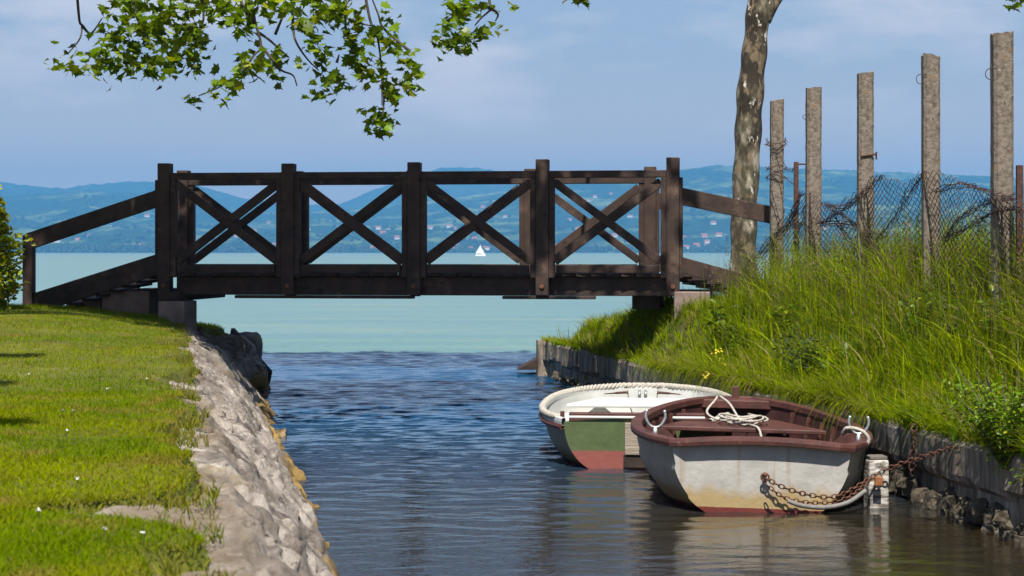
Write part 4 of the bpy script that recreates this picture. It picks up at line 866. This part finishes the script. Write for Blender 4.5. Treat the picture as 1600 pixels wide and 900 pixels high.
# sagging chain link
def fence_xy(x):
    xs_ = [1100, 1213, 1270, 1352, 1455, 1566, 1700]; ysf = [19.2, 17, 15.75, 14.4, 13.1, 11.75, 10.4]
    return np.interp(x, xs_, ysf)
TOPL = [(1165, 415), (1195, 385), (1225, 340), (1250, 300), (1268, 298), (1290, 318), (1312, 322), (1335, 300), (1352, 285), (1372, 272), (1400, 278), (1420, 284), (1440, 268), (1460, 264), (1490, 278), (1520, 288), (1550, 300), (1580, 312), (1640, 330)]
cell = .036; xx = 1165.0; U_ = []
while xx < 1635:
    Y = float(fence_xy(xx)); U_.append(xx); xx += cell * .5 / Y * FPX * (1.0 if True else 1) * .92
U_ = np.array(U_); rows_n = 36
cl = MB()
def mesh_pt(x, t):
    Y = float(fence_xy(x)) - .11; top = np.interp(x, [p[0] for p in TOPL], [p[1] for p in TOPL]); zt_ = CH - (top - HZ) / FPX * Y
    zt_ += .012 * math.sin(x * .31); zb_ = .95
    z = zb_ + (zt_ - zb_) * t
    X = (x - 800) / FPX * Y
    f_ = (float(vn(x * .016, t * 1.6, 12)) - .5) * .22 + (float(vn(x * .04, t * 3, 14)) - .5) * .06
    sh = (float(vn(x * .012, t * 1.5, 16)) - .5) * .25 * t
    return np.array((X + f_ * .5 + sh * .4, Y - f_ + sh, z + sh * .12))
for j in range(0, len(U_) - 1):
    top = mesh_pt(U_[j], 1)[2] - .95; n_ = max(3, int(top / .026)); P_ = []
    for i in range(n_ + 1):
        u_ = U_[j + 1] if (i + j) % 2 else U_[j]
        P_.append(mesh_pt(u_, i / n_))
    cl.tube(P_, .0031, 3, caps=False)
CL = cl.build('chain_link_mesh', M['mesh']); tag(CL, 'sagging rusty chain link mesh draped across the concrete fence posts', 'fence mesh')
rl = MB()
for path in ([(1290, 322), (1325, 345), (1360, 380), (1395, 420)], [(1442, 272), (1420, 300), (1395, 345), (1370, 375)], [(1352, 300), (1330, 320), (1300, 340), (1285, 352)], [(1585, 306), (1540, 318), (1500, 345), (1475, 375)], [(1250, 300), (1238, 335), (1205, 375), (1168, 418)], [(1245, 330), (1225, 365), (1185, 405)], [(1275, 345), (1330, 352), (1380, 372)], [(1285, 318), (1320, 322), (1352, 300), (1375, 276)], [(1300, 330), (1322, 372), (1350, 400)], [(1462, 300), (1500, 290), (1555, 304), (1600, 322)], [(1480, 372), (1520, 350), (1560, 330), (1600, 326)], [(1262, 300), (1255, 345), (1240, 390)], [(1215, 362), (1240, 352), (1265, 350)]):
    for k in range(8):
        P_ = [at(x + random.uniform(-5, 5), y + random.uniform(-5, 5), float(fence_xy(x)) - .16 + random.uniform(-.04, .04)) for x, y in path]; P_ = smooth_path(P_, 7)
        P_ = [p + rng.normal(0, .008, 3) for p in P_]; rl.tube(P_, .0023, 4)
rl.build('rolled_edge', M['mesh'], CL)

# ------------------------------------------------------------------ boats
def rowing_boat(name, loc, yaw, heel, label, near):
    T = empty(name, loc); T.rotation_euler = (0, heel, yaw); tag(T, label, 'rowing boat')
    Lb = 2.55; NS = 40; NT = 26
    ts = np.linspace(0, 1, NS)
    hb = np.interp(ts, [0, .1, .2, .35, .5, .65, .78, .88, .95, 1], [.50, .60, .66, .705, .70, .63, .53, .41, .29, .12] if near else [.50, .60, .665, .705, .705, .68, .61, .50, .36, .13])
    for _ in range(3): hb[1:-1] = (hb[:-2] + 2 * hb[1:-1] + hb[2:]) / 4
    zg = (.385 + .06 * ts ** 2 - .02 * np.sin(np.pi * ts)) if near else (.315 + .05 * ts ** 2); zk = np.interp(ts, [0, .15, .7, .9, 1], [-.07, -.13, -.12, -.02, .10])
    def section(i, inset=0, drop=0):
        th = np.linspace(0, np.pi / 2, NT); b = hb[i] - inset
        s_ = np.sin(th) ** (.72 if ts[i] < .6 else .72 + .5 * (ts[i] - .6)); x = b * s_
        fl = .965 + .035 * np.sin(th)      # slight tumblehome
        z = zk[i] + drop + (zg[i] - zk[i] - drop) * (1 - np.cos(th) ** .95)
        if near and not inset: x = x + .012 * ((np.linspace(0, 3.6, NT)) % 1)
        return x, z
    rowsV = []
    for i in range(NS):
        x, z = section(i); X = np.concatenate([-x[::-1], x[1:]]); Z = np.concatenate([z[::-1], z[1:]]); rowsV.append(np.stack([X, np.full_like(X, ts[i] * Lb), Z], -1))
    V = np.array(rowsV); nr, nc = V.shape[:2]
    hm = M['hull_near'] if near else M['hull_far']
    o = mesh_np('hull', V, grid_faces(nr, nc)[:, ::-1], hm, T)
    # transom
    x, z = section(0); ring = np.stack([np.concatenate([-x[::-1], x[1:]]), np.zeros(2 * NT - 1), np.concatenate([z[::-1], z[1:]])], -1)
    crown = [(xx_, 0, zg[0] + .028 * (1 - (xx_ / hb[0]) ** 2)) for xx_ in np.linspace(hb[0], -hb[0], 15)[1:-1]]
    tb = MB(); tb.prism([(p[0], -.012, p[2]) for p in ring] + [(p[0], -.012, p[2]) for p in crown], (0, .035, 0)); tb.build('transom', M['transom_near'] if near else M['transom_far'], T)
    x, z = section(NS - 1); MB().prism([(p[0], Lb - .012, p[1]) for p in zip(np.concatenate([-x[::-1], x[1:]]), np.concatenate([z[::-1], z[1:]]))], (0, .012, 0)).build('bow_board', hm, T)
    x, z = section(NS - 1, .012); MB().prism([(p[0], Lb - .03, p[1]) for p in zip(np.concatenate([-x[::-1], x[1:]]), np.concatenate([z[::-1], z[1:]]))], (0, .015, 0)).build('bow_lining', M['maroon_shaded'] if near else M['white'], T)
    # inside skin
    zf = .06
    rowsV = []
    inn = M['maroon_shaded'] if near else M['white']
    for i in range(1, NS):
        x, z = section(i, .025); z = np.maximum(z, zf); X = np.concatenate([-x[::-1], x[1:]]); Z = np.concatenate([z[::-1], z[1:]]); rowsV.append(np.stack([X, np.full_like(X, ts[i] * Lb), Z - .01], -1))
    Vi = np.array(rowsV); mesh_np('lining', Vi, grid_faces(*Vi.shape[:2]), inn, T)
    # gunwale
    left = [(-hb[i], ts[i] * Lb, zg[i]) for i in range(NS)]; right = [(hb[i], ts[i] * Lb, zg[i]) for i in range(NS)][::-1]
    bow = []
    loop = left + bow + right; tran = [(p[0], -.03, p[2]) for p in crown]
    full = loop + tran; n_ = len(full)
    g = MB(); vs = []; wdg, htg = (.07, .04) if near else (.035, .05)
    cen = Vector((0, Lb * .45, 0))
    for i in range(n_):
        p = Vector(full[i]); d_ = (Vector(full[(i + 1) % n_]) - Vector(full[i - 1])); d_.z = 0; d_.normalize(); nrm = Vector((-d_.y, d_.x, 0))
        if nrm.dot(p - cen) < 0: nrm = -nrm
        for a_, b_ in ((.5, -.5), (.55, 0), (.5, .45), (.3, .55), (-.4, .55), (-.5, .4), (-.5, -.5)): vs.append(p + nrm * (a_ * wdg + .005) + Vector((0, 0, b_ * htg)))
    fs = [(i * 7 + k, i * 7 + (k + 1) % 7, ((i + 1) % n_) * 7 + (k + 1) % 7, ((i + 1) % n_) * 7 + k) for i in range(n_) for k in range(7) if near or i < len(loop) - 1]
    g._add(vs, fs); g.build('gunwale', M['maroon'] if near else M['white'], T, smooth=False)
    if not near:
        rr = MB(); rr.tube([(p[0] * 1.03, p[1], p[2] - .035) for p in loop], .022, 6); rr.build('rub_rail', M['maroon'], T)
    if near:
        # breasthook and foredeck, thwart, knees, ribs
        i8 = int(NS * .93); b8 = hb[i8]
        MB().prism([(-b8 + .02, ts[i8] * Lb, zg[i8] + .012), (b8 - .02, ts[i8] * Lb, zg[i8] + .012), (.08, Lb - .03, zg[-1] + .015), (-.08, Lb - .03, zg[-1] + .015)], (0, 0, -.06)).build('foredeck', M['maroon'], T, bevel=.006)
        MB().box((0, Lb - .03, .495), .045, .045, .09).build('bow_post', M['maroon'], T, bevel=.006)
        q = int(NS * .66); q2 = int(NS * .92)
        MB().prism([(-hb[q] + .06, ts[q] * Lb, .29), (hb[q] - .06, ts[q] * Lb, .29), (hb[q2] - .06, ts[q2] * Lb, .295), (-hb[q2] + .06, ts[q2] * Lb, .295)], (0, 0, .03)).build('bow_seat', M['maroon'], T, bevel=.006)
        MB().box((0, .16, .2), .98, .24, .03).build('stern_seat', M['maroon'], T, bevel=.006)
        for k in range(4, 36, 3):
            for sg in (-1, 1):
                x, z = section(k, .03); zz_ = np.maximum(z, zf); pth = [(sg * (x[m_] - .008), ts[k] * Lb, zz_[m_]) for m_ in range(8, NT - 1)]
                MB().tube(pth, .016, 6).build('rib', M['maroon'], T)
        for sg in (-1, 1):
            # quarter knee: curved plate rising to the gunwale
            for yk, fl_ in ((.62, 1), (.20, .75)):
                i_ = int(yk / Lb * NS); bx = hb[i_] - .03; prof_ = [(0, 0), (0, .15), (-.07, .155), (-.12, .13), (-.20, .04), (-.34, .0)]
                MB().prism([(sg * (bx + px_ * fl_), yk, .27 + pz_ * fl_ * .9) for px_, pz_ in prof_], (0, .025, 0)).build('knee', M['maroon'], T)
            ol = MB(); yk = .42; i_ = int(yk / Lb * NS); xo = sg * (hb[i_] - .03); zo = zg[i_] + .03
            ol.tube([(xo, yk, zo - .05), (xo, yk, zo + .02)], .014, 8)
            ol.tube(smooth_path([(xo - .052, yk, zo + .125), (xo - .058, yk, zo + .08), (xo - .035, yk, zo + .035), (xo, yk, zo + .02), (xo + .035, yk, zo + .035), (xo + .058, yk, zo + .08), (xo + .052, yk, zo + .125)], 5), .009, 7)
            ol.build('oarlock', M['galv'], T, smooth=True)
        MB().box((-.12, .52, .19), .10, .06, .09, .4).box((.06, .54, .19), .09, .06, .08, .3).build('orange_handles', M['orange'], T, bevel=.01)
        b = MB(); b.tube([(0.02, -.015, .22), (.02, -.06, .22)], .013, 8); b.tube([(.02 + .022 * math.cos(a), -.055, .208 + .022 * math.sin(a)) for a in np.linspace(0, 6.283, 14)[:-1]], .006, 6, closed=True); b.build('ring_bolt', M['chain'], T, smooth=True)
    else:
        # twisted rope fender round the rim
        pp = smooth_path([(p[0] * 1.02, p[1], p[2] + .02) for p in (loop[2:-2])], 3)
        pp = [Vector(p) for p in pp]; rp = MB()
        for ph in (0, 2.094, 4.189):
            strand = []; s_ = 0
            for i, p in enumerate(pp):
                if i: s_ += (p - pp[i - 1]).length
            s_ = 0; dense = []
            for i in range(len(pp) - 1):
                for t_ in (0, .25, .5, .75): dense.append(pp[i].lerp(pp[i + 1], t_))
            for i, p in enumerate(dense):
                if i: s_ += (p - dense[i - 1]).length
                d_ = (dense[min(i + 1, len(dense) - 1)] - dense[max(i - 1, 0)]).normalized(); si = d_.cross(Vector((0, 0, 1))).normalized(); u_ = si.cross(d_)
                a = s_ / .12 * 6.283 + ph; strand.append(p + (si * math.cos(a) + u_ * math.sin(a)) * .013)
            rp.tube(strand, .015, 6)
        rp.build('rope_fender', M['rope'], T, smooth=True)
        MB().beam((-.47, -.015, zg[0] + .036), (.47, -.015, zg[0] + .036), .03, .016).build('transom_cap', M['white'], T, bevel=.005)
        MB().beam((-.47, .075, zg[0] + .03), (.47, .075, zg[0] + .03), .07, .06).build('transom_rail', M['maroon'], T, bevel=.005)
        q = int(NS * .55)
        MB().box((0, ts[q] * Lb, .22), 2 * hb[q] - .12, .34, .03).build('thwart', M['white'], T, bevel=.01)
        q = int(NS * .84)
        MB().prism([(-hb[q - 5] + .05, ts[q - 5] * Lb, .26), (hb[q - 5] - .05, ts[q - 5] * Lb, .26), (hb[q + 3] - .05, ts[q + 3] * Lb, .27), (-hb[q + 3] + .05, ts[q + 3] * Lb, .27)], (0, 0, .03)).build('bow_seat', M['white'], T, bevel=.01)
        MB().box((.08, -.035, .205), .32, .045, .22).build('motor_pad', M['board'], T, bevel=.006)
        MB().box((.06, -.03, .05), .30, .03, .09).build('pad_bracket', M['wood2'], T, bevel=.004)
        MB().box((-.53, .28, .30), .03, .05, .13).build('side_cleat', M['maroon'], T, bevel=.004)
        b = MB()
        for dx_ in (-.025, .025): b.tube([(.0 + dx_, 2.50, .345), (.0 + dx_, 2.47, .31)], .013, 8)
        b.build('bow_eyes', M['galv'], T, smooth=True)
    return T
M['hull_near'] = hullmat('grey_painted_hull', (.34, .315, .27), (.10, .028, .022), (.24, .16, .06), .035)
M['transom_near'] = hullmat('pale_grey_transom', (.42, .40, .365), (.13, .026, .02), (.34, .25, .12), .03)
M['hull_far'] = hullmat('green_grey_hull', (.17, .17, .12), (.11, .03, .025), (.10, .09, .045), .03)
M['transom_far'] = hullmat('green_transom', (.085, .12, .045), (.24, .075, .06), (.10, .12, .05), .125)
B1 = rowing_boat('rowing_boat', (1.42, 10.56, 0), R(-3.5), R(1.5), 'grey rowing boat with maroon rim and inside, chained at its stern to the wall', True)
B2 = rowing_boat('rowing_boat', (.86, 12.72, 0), R(-5), R(0), 'white rowing boat with green transom and a rope fender round its rim', False)
# mooring rope in the near boat
def bl(T, p): return T.matrix_basis @ Vector(p)
bpy.context.view_layer.update()
rp = MB()
pth = [bl(B1, p) for p in ((-.14, 2.30, .48), (-.16, 2.2, .46), (-.22, 2.10, .39), (-.17, 2.03, .35), (-.06, 1.98, .335), (.06, 1.95, .335))]
rp.tube(smooth_path(pth, 6), .0085, 6)
pth = [bl(B1, p) for p in ((-.12, 2.32, .48), (-.06, 2.15, .44), (.0, 1.98, .35), (.05, 1.82, .335), (.10, 1.68, .328), (.12, 1.60, .27), (.13, 1.55, .18))]
rp.tube(smooth_path(pth, 6), .0085, 6)
cl_ = []
for a in np.linspace(0, 6.283 * 5.2, 90):
    r_ = .06 + .035 * math.sin(a * 1.37) + .0022 * a; cl_.append(bl(B1, (.02 + r_ * 1.2 * math.cos(a) + .02 * math.sin(a * .7), 1.92 + r_ * math.sin(a) * 1.1, .332 + .0016 * a + .010 * math.sin(a * 2.3))))
rp.tube(cl_, .0075, 5)
o = rp.build('mooring_rope', M['rope'], smooth=True); tag(o, 'white rope coiled on the bow seat of the maroon rimmed boat', 'rope')
rp = MB(); rp.tube(smooth_path([bl(B1, p) for p in ((.50, .34, .43), (.52, .30, .47), (.60, .26, .46), (.64, .26, .40), (.56, .24, .33), (.50, .26, .30))], 6), .012, 6)
o = rp.build('lashing_rope', M['rope'], smooth=True); tag(o, 'short white rope looped over the rear quarter of the maroon rimmed boat', 'rope')
# mooring pile
PL = empty('mooring_pile', (2.13, 10.78, -.3)); tag(PL, 'stubby mooring pile with peeling white paint between boat and concrete wall', 'mooring pile')
MB().box((0, 0, .29), .12, .12, .58, .1).build('stake', M['pile'], PL, bevel=.012)
MB().box((0, 0, .592), .105, .105, .02, .1).build('cap', M['boulder'], PL, bevel=.004)
# chain
def chain(path, link=.038, r_=.0043):
    P_ = [Vector(p) for p in smooth_path(path, 30)]; out = MB(); acc = 0; k = 0; last = P_[0]
    pts_ = [P_[0]]
    for i in range(1, len(P_)):
        if (P_[i] - pts_[-1]).length >= link * .74: pts_.append(P_[i])
    for i in range(len(pts_) - 1):
        a, b = pts_[i], pts_[i + 1]; d_, si, u_ = frame(b - a); c_ = (a + b) / 2
        w_ = u_ if i % 2 else si; w_ = (w_ + (si if i % 2 else u_) * .25).normalized()
        lp = []
        for t_ in np.linspace(0, 6.283, 13)[:-1]: lp.append(c_ + d_ * (link / 2 * math.cos(t_)) * (1.0) + w_ * (link * .33 * math.sin(t_)))
        out.tube(lp, r_, 5, closed=True)
    return out
ring = bl(B1, (.02, -.06, .205)); pend = Vector((2.10, 10.66, .20))
c1 = chain([ring, ring + Vector((.10, -.03, -.05)), ring + Vector((.26, -.04, -.095)), ring + Vector((.42, -.03, -.095)), pend, Vector((2.24, 10.62, .27)), Vector((XR(10.35) - .02, 10.35, .40))])
o = c1.build('mooring_chain', M['chain'], smooth=True); tag(o, 'rusty chain running from the boat transom ring to the mooring pile and wall', 'chain')
c2 = chain([ring + Vector((.0, -.03, -.03)), ring + Vector((.06, -.05, -.08)), ring + Vector((.13, -.05, -.115)), ring + Vector((.28, -.05, -.135)), ring + Vector((.45, -.03, -.115)), pend + Vector((-.02, -.02, -.02))], .034, .0038)
o = c2.build('slack_chain', M['chain'], smooth=True); tag(o, 'lower slack rusty chain threaded into the grey hose behind the boat', 'chain')
hs = MB(); hs.tube(smooth_path([ring + Vector((.12, -.055, -.122)), ring + Vector((.20, -.06, -.15)), ring + Vector((.33, -.06, -.16)), ring + Vector((.46, -.05, -.135)), ring + Vector((.57, -.02, -.07))], 8), .0135, 10)
o = hs.build('rubber_hose', M['hose'], smooth=True); tag(o, 'grey rubber hose sleeve hanging on the slack mooring chain', 'hose')
PK = empty('padlock', (2.12, 10.66, .165)); tag(PK, 'rusty orange padlock closing the chain at the mooring pile', 'padlock')
MB().box((0, 0, 0), .048, .022, .055).build('body', M['brass'], PK, bevel=.005)
MB().tube([(-.016, 0, .025), (-.016, 0, .045), (-.008, 0, .06), (.008, 0, .06), (.016, 0, .045), (.016, 0, .025)], .005, 6).build('shackle', M['galv'], PK, smooth=True)
c3 = chain([Vector((XR(11.0) - .02, 11.0, .46)), Vector((XR(11.0) - .03, 10.98, .36)), Vector((XR(11.0) - .035, 11.0, .22)), Vector((XR(11.0) - .03, 11.02, .12))], .05, .0065)
o = c3.build('wall_chain', M['rust'], smooth=True); tag(o, 'dark rusty chain hanging straight down the concrete wall behind the pile', 'chain')

# ------------------------------------------------------------------ haze
m, nt, add, link, out = nodes('haze_air')
pv = add('VolumePrincipled'); pv.inputs['Color'].default_value = (*HAZE_COLOR, 1); pv.inputs['Density'].default_value = HAZE_DENSITY; pv.inputs['Anisotropy'].default_value = 0.0
link(pv.outputs[0], out.inputs['Volume'])
hz = MB().box((0, 4050, 191.0), 17000, 8900, 386).build('haze', m); tag(hz, 'blue summer haze over the lake', 'haze', kind='stuff')
